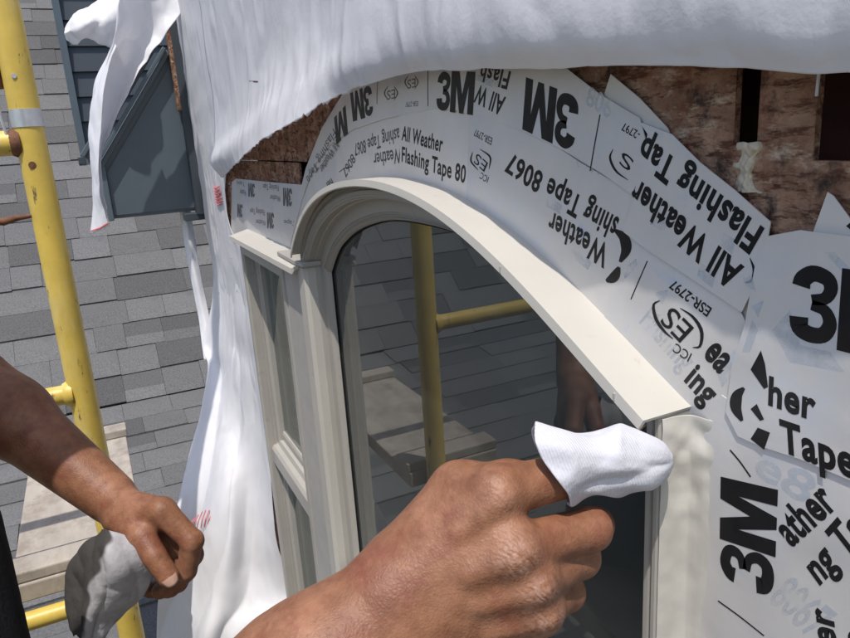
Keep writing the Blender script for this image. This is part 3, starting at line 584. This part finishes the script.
# billowing lower sheet
def bx(u, v, X): return tuple(AX(u, v, X))
rows = [[(1.716, .000, -.27), (1.64, .0, -.27), (1.50, .0, -.27), (1.38, .0, -.27), (1.285, .0, -.27)],
        [(1.718, .018, -.36), (1.63, .012, -.36), (1.50, .012, -.36), (1.38, .010, -.36), (1.285, .009, -.36)],
        [bx(203, 345, 1.71), bx(212, 345, 1.68), (1.50, .018, -.42), (1.38, .012, -.42), (1.285, .0095, -.42)],
        [bx(207, 366, 1.66), bx(220, 372, 1.60), (1.46, .026, -.46), (1.37, .014, -.46), (1.285, .010, -.46)],
        [bx(200, 410, 1.60), bx(214, 420, 1.52), bx(234, 425, 1.44), (1.36, .020, -.56), (1.283, .012, -.56)],
        [bx(186, 470, 1.52), bx(208, 476, 1.45), bx(228, 480, 1.37), bx(250, 482, 1.36), (1.281, .016, -.68)],
        [bx(172, 530, 1.47), bx(198, 536, 1.42), bx(226, 540, 1.33), bx(246, 545, 1.34), (1.278, .020, -.80)],
        [bx(160, 585, 1.43), bx(190, 592, 1.40), bx(216, 596, 1.32), bx(250, 598, 1.31), bx(291, 592, 1.265)],
        [bx(156, 628, 1.42), bx(184, 636, 1.38), bx(208, 640, 1.30), bx(232, 640, 1.29), bx(258, 632, 1.25)],
        [bx(156, 690, 1.41), bx(180, 700, 1.38), bx(205, 705, 1.31), bx(225, 705, 1.29), bx(238, 700, 1.25)]]
wb = sheet('house_wrap', rows, 110, 170, M['wrap'], None, .0022, 12, .0006, .006, .0007, 60, (1, 1, .4), 11, None, None, (3.4, .9, -.0005, .0085, 2.0))
tag(wb, 'loose white wrap billowing out below the eave, red print near the hand', 'house wrap', 'torn house wrap')
for k in range(7):
    u = 192 + k * 3.6; h = 9 * math.sin(math.pi * (k + .6) / 7.4)
    a, b = AX(u - 2, 521 + h - k * .6, 1.405 - k * .004), AX(u + 3, 521 - h - k * .6, 1.405 - k * .004)
    MB().tube([a, (a + b) / 2 + np.array([-.004, .003, 0]), b], .0012, 6).build('printed_bar', M['redink'], wb)
for k in range(3):
    a, b = AX(198, 542 + k * 7, 1.39), AX(214, 537 + k * 7, 1.375)
    MB().tube([a, b], .0010, 6).build('printed_row', M['blueink'], wb)
ws = sheet('house_wrap', [[bx(178, 200, 1.80), bx(183, 200, 1.79), bx(189, 200, 1.80)], [bx(188, 265, 1.78), bx(193, 265, 1.765), bx(199, 265, 1.775)], [bx(198, 315, 1.76), bx(203, 315, 1.745), bx(209, 315, 1.745)], [bx(204, 360, 1.70), bx(210, 360, 1.69), bx(216, 360, 1.69)]], 20, 60, M['wrap'], None, .0005, 20, .0006, 0, .0003, 90, seed=6)
tag(ws, 'narrow white wrap strip hanging from the eave corner beside the wall', 'house wrap', 'torn house wrap')
Lr = [(122, -24), (120, 0), (113, 38), (107, 62), (103, 100), (100, 132), (97.5, 162), (97, 180), (98, 202), (103, 228)]
Rr = [(200, -24), (189, 0), (170, 28), (150, 55), (126, 95), (109, 135), (100.5, 160), (101.5, 180), (105, 202), (110, 224)]
rows = []
for i, (l, r) in enumerate(zip(Lr, Rr)):
    X = 1.64 + .004 * i; rows.append([bx(*l, X - .02), bx(l[0] * .65 + r[0] * .35, l[1] * .65 + r[1] * .35, X + .012), bx(l[0] * .3 + r[0] * .7, l[1] * .3 + r[1] * .7, X + .02), bx(*r, X)])
wr = sheet('house_wrap', rows, 40, 120, M['wrap'], None, .0025, 18, .0006, .002, .0006, 90, seed=9)
tag(wr, 'torn grey-white wrap ribbon hanging across the dark eave return', 'house wrap', 'torn house wrap')
Lb = [(114, 40), (108, 54), (95, 83), (88.5, 124), (90, 158), (93, 192), (90, 234)]
Rb = [(116, 46), (110, 60), (105, 85), (101, 126), (99, 160), (100, 196), (109, 226)]
rows = [[bx(*l, 1.665), bx((l[0] + r[0]) / 2, (l[1] + r[1]) / 2, 1.635), bx(*r, 1.612)] for l, r in zip(Lb, Rb)]
wl_ = sheet('house_wrap', rows, 24, 90, M['wrap'], None, .0012, 18, .0006, 0, .0004, 90, seed=12)
tag(wl_, 'bright sunlit edge of hanging wrap with a red line at its hem', 'house wrap', 'torn house wrap')
MB().tube([AX(91, 231, 1.655), AX(100, 228, 1.630), AX(108, 223, 1.61)], .0016, 6).build('printed_hem_line', M['redink'], wl_)
rows = [[bx(64, 28, 1.70), bx(72, 13, 1.69), bx(88, 5, 1.69), bx(100, -2, 1.70), bx(122, -24, 1.70)], [bx(64, 33, 1.68), bx(75, 27, 1.66), bx(90, 22, 1.65), bx(103, 22, 1.66), bx(118, 12, 1.67)], [bx(68, 40, 1.70), bx(76, 45, 1.69), bx(88, 39, 1.68), bx(101, 45, 1.69), bx(113, 48, 1.69)]]
wp = sheet('house_wrap', rows, 60, 30, M['wrap'], None, .004, 24, .0006, .004, .001, 80, seed=14)
tag(wp, 'ragged white wrap flap sticking out over the dark siding', 'house wrap', 'torn house wrap')
p = AY(250, 81, .013); q = AY(264, 82, .013)
st = MB().tube([p + [0, -.006, 0], p, q, q + [0, -.006, 0]], .0011, 6).build('staple', M['redwood']); tag(st, 'dark staple in the white wrap at the upper left', 'staple')
for (u, v, y, lb) in ((214, 250, .0105, 'small staple in the flat wrap, nearest the wall corner'), (231, 258, .0105, 'small staple in the flat wrap just below the side window head'), (235, 284, .0105, 'small staple in the flat wrap, nearest the side window frame'), (219, 292, .0105, 'small staple in the flat wrap, lowest of the four')):
    p = AY(u, v, y); s2 = MB().tube([p, p + [.009, 0, -.002]], .0008, 6).build('staple', M['galv']); tag(s2, lb, 'staple', 'staples beside the side window')
nl = AY(819, 72, .004); o = MB().tube([nl, nl + np.array([.0002, .0, -.0085])], .0006, 6).build('hanging_thread', M['white']); tag(o, 'white thread hanging from the wrap edge before the dark gap', 'thread')

# ------------------------------------------------------------------ scaffold
def scaffold(x, label):
    r_ = empty('yellow_scaffold', (x, .313, -1.42)); tag(r_, label, 'scaffold', 'scaffold frames')
    roofz = lambda X: -1.66 + (X + .9) * math.tan(R(7.7))
    zb = roofz(x) + .012; yo = .313 + 1.45
    for y in (.313, yo):
        MB().tube([(x, y, zb), (x, y, .045)], .0213, 24).build('lower_post', M['yellow'], r_, True)
        up_ = MB().tube([(x, y, .069), (x, y, 1.25)], .0218, 24).build('upper_post', M['yellow'], r_, True)
        MB().tube([(x, y, .044), (x, y, .070)], .0224, 24).build('coupling_band', M['galv'], r_, True)
        MB().box((x - .07, y - .07, zb - .004), (x + .07, y + .07, zb + .006)).build('base_plate', M['rust'], r_)
        MB().tube([(x - .0195, y + .004, .116), (x - .0228, y + .004, .116)], .0035, 10).build('rivet', M['galv'], up_)
        MB().tube([(x - .0193, y + .004, -.012), (x - .0216, y + .004, -.012)], .0055, 10).build('rusty_hole', M['rust'], r_)
    for z in (.022, -.385, -.777, -1.17):
        rg_ = MB().tube([(x, .335, z), (x, yo - .02, z)], .0165 if z != .022 else .0185, 18).build('rung', M['yellow'], r_, True)
        for y in (.331, yo - .018): MB().tube([(x, y - .004, z), (x, y + .004, z), (x, y + .010, z)], [.0215, .0215, .0185], 16).build('weld', M['rust' if z == .022 else 'yellow'], rg_, True)
    MB().tube([(x - .005, .333, -.088), (x - .005, .352, -.089), (x - .005, .372, -.093), (x - .005, .40, -.089)], [.003, .0045, .006, .004], 10).build('brace_lock', M['rust'], r_, True)
    MB().tube([(x - .012, .337, .165), (x - .012, .343, .11), (x - .012, .346, .06), (x - .012, .343, .035)], .0022, 8).build('locking_pin', M['galv'], r_, True)
    MB().tube([(x, .337, .16), (x, .341, .13), (x, .339, .10)], .006, 8).build('weld', M['rust'], r_, True)
    if x > 0:
        for y, xa, xb in ((.36, x, x + .6), (.62, x - 1.87, x), (.86, x - 1.87, x)): MB().tube([(xa, y, -.777), (xb, y, -.777)], .0165, 12).build('ledger', M['yellow'], r_, True)
scaffold(1.25, 'yellow painted scaffold frame with rust spots at the left edge of the view')
scaffold(-.62, 'yellow scaffold frame holding up the near end of the kneeling plank')
pf = empty('scaffold_plank', (1.6, .38, -.757)); tag(pf, 'weathered beige plank with end cleats beyond the scaffold post', 'plank', 'scaffold planks')
MB().box((1.278, .262, -.757), (1.93, .485, -.722)).build('board', M['plank'], pf, bevel=.003)
for x0, x1 in ((1.282, 1.345), (1.875, 1.928)): MB().box((x0, .258, -.7215), (x1, .488, -.700)).build('cleat', M['plank'], pf, bevel=.003)
pn = empty('scaffold_plank', (.3, .6, -.757)); tag(pn, 'long plank beneath the kneeling worker, seen mirrored in the glass', 'plank', 'scaffold planks')
for k in range(3): MB().box((-.75, .305 + k * .205, -.757), (.98, .505 + k * .205, -.72)).build('board', M['plank'], pn, bevel=.003)
MB().box((.30, .31, -.722), (.40, .91, -.7195)).build('cross_strap', M['galv'], pn)

# ------------------------------------------------------------------ person
def field(prims, h, pad=.014):
    """signed field of smoothly joined tapered capsules on a grid -> mesh by surface nets"""
    pts = np.array([p for a, b, *_ in prims for p in (a, b)]); rad = max(max(q[2], q[3]) for q in prims)
    lo = pts.min(0) - rad - pad; hi = pts.max(0) + rad + pad; n = np.ceil((hi - lo) / h).astype(int) + 1
    D = np.full(n, .05, np.float32)
    for a, b, ra, rb, k, sgn in prims:
        a = np.array(a); b = np.array(b); m_ = max(ra, rb) + max(k * 1.5, 2.5 * h) + .004
        i0 = np.maximum(0, ((np.minimum(a, b) - m_ - lo) / h).astype(int)); i1 = np.minimum(n, ((np.maximum(a, b) + m_ - lo) / h).astype(int) + 2)
        g = np.meshgrid(*[lo[c] + h * np.arange(i0[c], i1[c]) for c in range(3)], indexing='ij'); P = np.stack(g, -1).astype(np.float32) - a.astype(np.float32)
        d = (b - a).astype(np.float32); L2 = float(d @ d) + 1e-12; t = np.clip((P @ d) / L2, 0, 1); e = np.linalg.norm(P - t[..., None] * d, axis=-1) - (ra + (rb - ra) * t)
        sl_ = tuple(slice(i0[c], i1[c]) for c in range(3)); o = D[sl_]
        if sgn > 0: hh = np.maximum(k - np.abs(o - e), 0) / k; D[sl_] = np.minimum(o, e) - hh * hh * k * .25
        else: hh = np.maximum(k - np.abs(o + e), 0) / k; D[sl_] = np.maximum(o, -e) + hh * hh * k * .25
    return D, lo
def nets(D, lo, h):
    ins = D < 0; nx, ny, nz = np.array(D.shape) - 1
    cnt = np.zeros((nx, ny, nz), np.int8)
    for a in (0, 1):
        for b in (0, 1):
            for c in (0, 1): cnt += ins[a:a + nx, b:b + ny, c:c + nz]
    act = np.argwhere((cnt > 0) & (cnt < 8)); idx = -np.ones((nx, ny, nz), np.int64); idx[tuple(act.T)] = np.arange(len(act))
    S_ = np.zeros((len(act), 3)); C_ = np.zeros(len(act)); cr = [(a, b, c) for a in (0, 1) for b in (0, 1) for c in (0, 1)]
    val = {q: D[act[:, 0] + q[0], act[:, 1] + q[1], act[:, 2] + q[2]] for q in cr}
    for p in cr:
        for ax in range(3):
            if p[ax] == 0:
                q = list(p); q[ax] = 1; q = tuple(q); v0, v1 = val[p], val[q]; mk = (v0 < 0) != (v1 < 0); t = np.where(mk, v0 / np.where(mk, v0 - v1, 1), 0)
                w_ = np.array(p)[None] + 0. * S_; w_[:, ax] += t; S_ += w_ * mk[:, None]; C_ += mk
    V = lo + h * (act + S_ / C_[:, None]); F = []
    for ax in range(3):
        s0 = [slice(1, -1)] * 3; s0[ax] = slice(0, -1); s1 = [slice(1, -1)] * 3; s1[ax] = slice(1, None)
        A_, B_ = ins[tuple(s0)], ins[tuple(s1)]; e = np.argwhere(A_ != B_); off = np.array([1, 1, 1]); off[ax] = 0; pos = e + off
        u_, v_ = (ax + 1) % 3, (ax + 2) % 3; du = np.zeros(3, int); du[u_] = 1; dv = np.zeros(3, int); dv[v_] = 1
        ok = ((pos - du - dv) >= 0).all(1) & (pos[:, 0] < nx) & (pos[:, 1] < ny) & (pos[:, 2] < nz); pos = pos[ok]; fl = A_[tuple(e[ok].T)]
        q = np.stack([idx[tuple((pos - du - dv).T)], idx[tuple((pos - dv).T)], idx[tuple(pos.T)], idx[tuple((pos - du).T)]], 1)
        q = np.where(fl[:, None], q, q[:, ::-1]); F.append(q)
    return V, np.vstack(F)
def cap(a, b, ra, rb, k=.006, sgn=1): return (np.array(a, float), np.array(b, float), ra, rb, k, sgn)
def chain(P, rs, k, k0=None):
    return [cap(P[i], P[i + 1], rs[i], rs[i + 1], (k0 if (i == 0 and k0) else k)) for i in range(len(P) - 1)]
# --- right hand and forearm (px, px, depth)
def D3(l): return [AD(*p) for p in l]
prR = []
elR = AD(-60, 990, .30); wrR = AD(392, 622, .315)
prR += [cap(elR, AD(150, 818, .303), .043, .046, .02), cap(AD(150, 818, .303), AD(318, 694, .309), .045, .036, .02)]
for s_ in (-1, 1): prR += [cap(AD(318 + s_ * 14, 692 + s_ * 17, .309), AD(392 + s_ * 15, 622 + s_ * 18, .315), .029, .0215, .02)]
car = D3([(404, 570, .319), (402, 592, .314), (406, 616, .314), (414, 640, .318)])
mcp = D3([(497, 492, .312), (514, 548, .306), (533, 580, .310), (540, 609, .317)])
for c, m_, r0, r1 in zip(car, mcp, (.0165, .0165, .016, .0155), (.0118, .0114, .0106, .0098)): prR.append(cap(c, m_, r0, r1, .012))
for a_, b_ in ((0, 1), (1, 2), (2, 3)):      # web of the back of the hand
    for f_ in (.35, .68, .9): prR.append(cap(car[a_] * (1 - f_) + mcp[a_] * f_ + [.002, -.001, -.001], car[b_] * (1 - f_) + mcp[b_] * f_ + [.002, -.001, -.001], .0118, .0112, .008))
prR += [cap(AD(412, 566, .328), AD(470, 505, .325), .017, .013, .012), cap(AD(425, 640, .328), AD(520, 606, .328), .016, .011, .012), cap(AD(440, 580, .325), AD(500, 555, .325), .018, .016, .012)]
for q, r_ in zip(mcp, (.0102, .0108, .0100, .0092)): prR.append(cap(q + np.array([-.0022, .001, .0012]), q + np.array([-.0022, .001, .0012]), r_, r_, .006))
for a_, b_ in zip(car, mcp): prR.append(cap(a_ * .45 + b_ * .55 + np.array([-.0118, .004, .0045]), b_ + np.array([-.0105, .003, .003]), .0022, .0026, .006))   # tendons
fin = [([(497, 492, .312), (580, 473, .328), (620, 464, .332), (646, 460, .334)], (.0116, .0096, .0084, .0066)),
       ([(514, 549, .307), (590, 529, .328), (596, 525, .350), (576, 532, .362)], (.0112, .0098, .0092, .0082)),
       ([(533, 580, .310), (580, 558, .337), (574, 547, .358), (556, 549, .367)], (.0108, .0092, .0084, .0076)),
       ([(540, 609, .317), (566, 592, .341), (559, 580, .357), (545, 577, .362)], (.0100, .0088, .008, .0072))]
knR = list(mcp)
for P, rs in fin:
    P = D3(P); prR += chain(P, rs, .0012, .003)
    prR.append(cap(P[1], P[1], rs[1] * 1.04, rs[1] * 1.04, .003))
prR += chain(D3([(412, 566, .328), (458, 490, .326), (508, 483, .337), (556, 480, .344)]), (.0155, .0122, .0106, .0088), .005, .012)
# --- left hand and forearm
prL = []
elL = AD(-80, 338, .765); wrL = AD(110, 497, .71)
prL += [cap(elL, AD(10, 416, .735), .040, .0375, .02), cap(AD(10, 416, .735), wrL, .0375, .0255, .02)]
carL = D3([(124, 508, .695), (126, 512, .705), (126, 518, .714), (124, 522, .722)]); mcpL = D3([(162, 511, .676), (169, 520, .690), (171, 533, .705), (168, 546, .718)])
for c, m_, r0, r1 in zip(carL, mcpL, (.019, .018, .017, .016), (.0128, .0125, .0118, .0108)): prL.append(cap(c, m_, r0, r1, .012))
finL = [([(162, 511, .676), (192, 541, .674), (187, 571, .682), (171, 589, .688)], (.0128, .0108, .0096, .0083)),
        ([(169, 520, .690), (192, 555, .692), (178, 583, .697), (160, 591, .700)], (.0125, .0106, .0095, .0083)),
        ([(171, 533, .705), (186, 567, .711), (168, 589, .713), (150, 590, .713)], (.0118, .010, .009, .008)),
        ([(168, 546, .718), (178, 574, .725), (160, 589, .727), (147, 587, .727)], (.0108, .009, .008, .007))]
for P, rs in finL:
    P = D3(P); prL += chain(P, rs, .0014, .005); prL.append(cap(P[1], P[1], rs[1] * 1.03, rs[1] * 1.03, .003))
thL = D3([(122, 520, .690), (142, 536, .670), (155, 557, .661), (168.5, 577, .659)])
prL += chain(thL, (.0165, .0128, .0112, .0102), .002, .010)
prL.append(cap(AD(136, 520, .695), AD(156, 530, .698), .014, .012, .010))
# --- trunk, head, upper arms (outside the view)
shR = np.array([.46, .56, -.10]); shL = np.array([.86, .585, -.02]); hip = np.array([.69, .68, -.50]); chest = np.array([.675, .60, -.14]); neck = np.array([.69, .55, .06]); head = np.array([.665, .495, .21])
prT = [cap(hip, chest, .135, .15, .06), cap(shR, shL, .065, .065, .05), cap(chest, neck, .09, .058, .05), cap(neck, head, .055, .075, .03), cap(head + [-.02, -.03, .01], head + [.02, .03, .03], .088, .092, .03), cap(head + [-.03, -.085, -.055], head + [.0, -.04, -.06], .03, .045, .03),
       cap(head + [-.015, -.112, -.02], head + [-.012, -.122, -.035], .010, .014, .012), cap(head + [.085, -.01, .0], head + [.09, .0, -.03], .012, .012, .008), cap(head + [-.095, -.01, .0], head + [-.10, .0, -.03], .012, .012, .008),
       cap(shR, elR, .052, .042, .03), cap(shL, elL, .052, .040, .03)]
kn = []
for s_ in (-1, 1):
    hp = hip + [s_ * .085, 0, -.02]; k_ = np.array([.69 + s_ * .12, .43, -.635]); an = np.array([.69 + s_ * .11, .83, -.675]); prT += [cap(hp, k_, .085, .065, .04), cap(k_ + [0, 0, -.015], an, .058, .042, .03), cap(an, an + [0, .10, -.0], .036, .026, .02)]; kn.append((hp, k_, an))
VV, FF, nb = [], [], 0
for prs, h in ((prR, .0016), (prL, .0017), (prT, .008)):
    D_, lo = field(prs, h, .03 if h > .005 else .014); v, f = nets(D_, lo, h)
    VV.append(v); FF.append(f + nb); nb += len(v)
VV = np.vstack(VV); FF = np.vstack(FF)
person = empty('person', (.69, .68, -.72)); tag(person, 'worker in black reaching in from the left, wiping the window joint with a cloth-wrapped finger', 'person')
me = bpy.data.meshes.new('body'); me.from_pydata(VV.tolist(), [], FF.tolist()); me.update()
at = me.attributes.new('callus', 'FLOAT', 'POINT'); cal = np.zeros(len(VV))
for i, p in enumerate(knR):
    d = np.linalg.norm(VV - (p + np.array([-.008, .004, .002]))[None], axis=1); cal = np.maximum(cal, (.3 if i == 0 else .9) * np.exp(-(d / .0078) ** 2))
at.data.foreach_set('value', cal.astype(np.float32))
body = link('body', me, M['skin'], person, True)
sm_ = body.modifiers.new('smooth', 'SMOOTH'); sm_.factor = .5; sm_.iterations = 2
def cloth(name, prims, m, h=.009):
    D_, lo = field(prims, h, .03); v, f = nets(D_, lo, h); return link(name, mesh(name, v, f.tolist()), M[m], person, True)
inf = .012
def g(p, d): return (p[0], p[1], p[2] + d, p[3] + d, p[4], p[5])
sleeve = [cap(shR, shR * .45 + elR * .55, .066, .062, .03), cap(shL, shL * .45 + elL * .55, .066, .062, .03)]
cloth('shirt', [g(prT[0], inf), g(prT[1], inf), cap(chest, chest * .3 + neck * .7, .10, .075, .04), cap(AD(-100, 545, .50), AD(-66, 710, .48), .064, .064, .03)] + sleeve, 'black')
cloth('trousers', [cap(hip + [0, 0, -.02], hip + [0, 0, .04], .155, .15, .04)] + [q for hp, k_, an in kn for q in (cap(hp, k_, .097, .078, .03), cap(k_ + [0, 0, -.012], an, .070, .055, .03))], 'black')
cloth('hair', [cap(head + [-.015, .01, .04], head + [.015, .035, .045], .095, .098, .03)], 'hair')
# thumb nail of the far hand
tp = AD(168.5, 577, .659); ax_ = thL[3] - thL[2]; ax_ /= np.linalg.norm(ax_); vw = CAM - tp; vw /= np.linalg.norm(vw); vw = vw - ax_ * (vw @ ax_); vw /= np.linalg.norm(vw); sd_ = np.cross(ax_, vw)
V = []; n_ = 9
for i in range(n_):
    t = -1 + 2 * i / (n_ - 1)
    for j in range(n_):
        s = -1 + 2 * j / (n_ - 1); wdt = .0078 * (1 - .10 * t * t)
        x_, y_ = s * math.sqrt(1 - .35 * t * t) * wdt, t * math.sqrt(1 - .30 * s * s) * .0088
        V.append(tp + ax_ * (y_ + .001) + sd_ * x_ + vw * (.0101 - .0032 * s * s - .0008 * t * t - .0012 * max(0, -t)))
o = link('thumb_nail', mesh('thumb_nail', V, [(i * n_ + j, i * n_ + j + 1, (i + 1) * n_ + j + 1, (i + 1) * n_ + j) for i in range(n_ - 1) for j in range(n_ - 1)]), M['nail'], person, True)
o.modifiers.new('solid', 'SOLIDIFY').thickness = .0006

# ------------------------------------------------------------------ cloths
rings = []      # (centre px, half width px along the image normal, depth half m, tilt)
spec = [((549, 464, .320), 40, .016), ((566, 466, .322), 37, .0165), ((590, 463, .325), 33, .0155), ((612, 462, .328), 30.5, .0145), ((634, 461, .331), 27.5, .013), ((652, 460, .333), 23, .0115), ((665, 460, .334), 16, .008), ((672, 460, .334), 5, .003)]
ca = np.array([1.0, -.06]); vdir = np.array([.10, 1.0])
NA = 56
for i, ((u, v, z), hpx, hd) in enumerate(spec):
    row = []
    for j in range(NA):
        a = 2 * math.pi * j / NA; ho = math.cos(a) * hpx; de = -math.sin(a) * hd
        sk_ = (.46 * ho if i == 0 else .22 * ho if i == 1 else .06 * ho)
        if i == 0: sk_ += 5 * math.sin(2.6 * a)
        lump = 1 + .05 * math.sin(3 * a + i * 1.3) + .03 * math.sin(7 * a + i)
        if i in (2, 3, 4) and .3 < a < .9: lump *= .94
        row.append(AD(u + sk_ + ho * .02, v + ho * lump, z + de * lump))
    rings.append(row)
P = catmull(np.array(rings), 60); V = P.reshape(-1, 3).copy(); n2 = NA
F = [(i * n2 + j, i * n2 + (j + 1) % n2, (i + 1) * n2 + (j + 1) % n2, (i + 1) * n2 + j) for i in range(59) for j in range(n2)]; F.append(tuple(59 * n2 + j for j in range(n2)))
ctr = P.mean(1)
for i in range(60):
    for j in range(n2):
        k_ = i * n2 + j; q = Vector(V[k_]); dr = V[k_] - ctr[i]; dr /= np.linalg.norm(dr) + 1e-9
        aa = 2 * math.pi * j / n2; ff = i / 59.; env = math.sin(math.pi * min(1, ff * 1.05)) * .8 + .2
        nz_ = noise.noise(Vector((q.x * 30, q.y * 26 + q.z * 30, q.z * 60 - q.y * 20)) + Vector((2, 7, 1)))
        V[k_] += dr * env * (.0030 * (1 - 3.0 * abs(nz_)) - .0022 * math.exp(-((aa - .55 - .9 * ff) / .22) ** 2) - .0020 * math.exp(-((aa - 1.9 + .8 * ff) / .20) ** 2) + .0004 * noise.noise(q * 160))
cl = link('cleaning_cloth', mesh('cleaning_cloth', V, F), M['white'], None, True); tag(cl, 'white ribbed cotton cloth wrapped over the index finger at the window corner', 'cloth')
sdm = cl.modifiers.new('solid', 'SOLIDIFY'); sdm.thickness = .0012; sdm.offset = 0; ss = cl.modifiers.new('sub', 'SUBSURF'); ss.levels = 1; ss.render_levels = 1
n_r = M['rag'].node_tree; p_r = n_r.nodes['Principled BSDF']; a_r = n_r.nodes.new('ShaderNodeAttribute'); a_r.attribute_name = 'dark_tone'; x_r = n_r.nodes.new('ShaderNodeMixRGB')
n_r.links.new(p_r.inputs['Base Color'].links[0].from_socket, x_r.inputs[1]); x_r.inputs[2].default_value = (.075, .07, .066, 1); n_r.links.new(a_r.outputs['Fac'], x_r.inputs[0]); n_r.links.new(x_r.outputs[0], p_r.inputs['Base Color'])  # masked left part of the rag blends to a darker tone
creased(M['rag'], 30, .6, .003)
rows = [[AD(100, 532, .70), AD(104, 530, .682), AD(110, 531, .668), AD(126, 536, .664), AD(140, 541, .668), AD(147, 545, .69)],
        [AD(80, 548, .70), AD(90, 546, .684), AD(104, 547, .652), AD(118, 549, .651), AD(136, 553, .657), AD(151, 556, .676)],
        [AD(66, 572, .70), AD(82, 570, .684), AD(101, 566, .650), AD(114, 570, .644), AD(134, 572, .656), AD(152, 574, .674)],
        [AD(65, 596, .70), AD(78, 594, .684), AD(94, 590, .656), AD(106, 594, .651), AD(124, 597, .662), AD(142, 600, .680)],
        [AD(69, 626, .70), AD(74, 620, .688), AD(83, 612, .664), AD(94, 616, .660), AD(108, 617, .670), AD(124, 616, .684)],
        [AD(73, 634, .70), AD(78, 636, .69), AD(84, 640, .674), AD(90, 644, .670), AD(98, 644, .676), AD(106, 636, .688)]]
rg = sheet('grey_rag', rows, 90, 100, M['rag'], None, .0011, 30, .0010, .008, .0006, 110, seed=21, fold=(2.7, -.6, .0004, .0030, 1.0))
sa = rg.data.attributes.new('dark_tone', 'FLOAT', 'POINT')
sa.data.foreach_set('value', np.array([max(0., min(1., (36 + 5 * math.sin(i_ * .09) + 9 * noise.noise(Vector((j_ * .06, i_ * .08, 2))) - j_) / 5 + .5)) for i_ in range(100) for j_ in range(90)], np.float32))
tag(rg, 'crumpled grey rag, darker on its left, hanging from the far hand', 'rag')
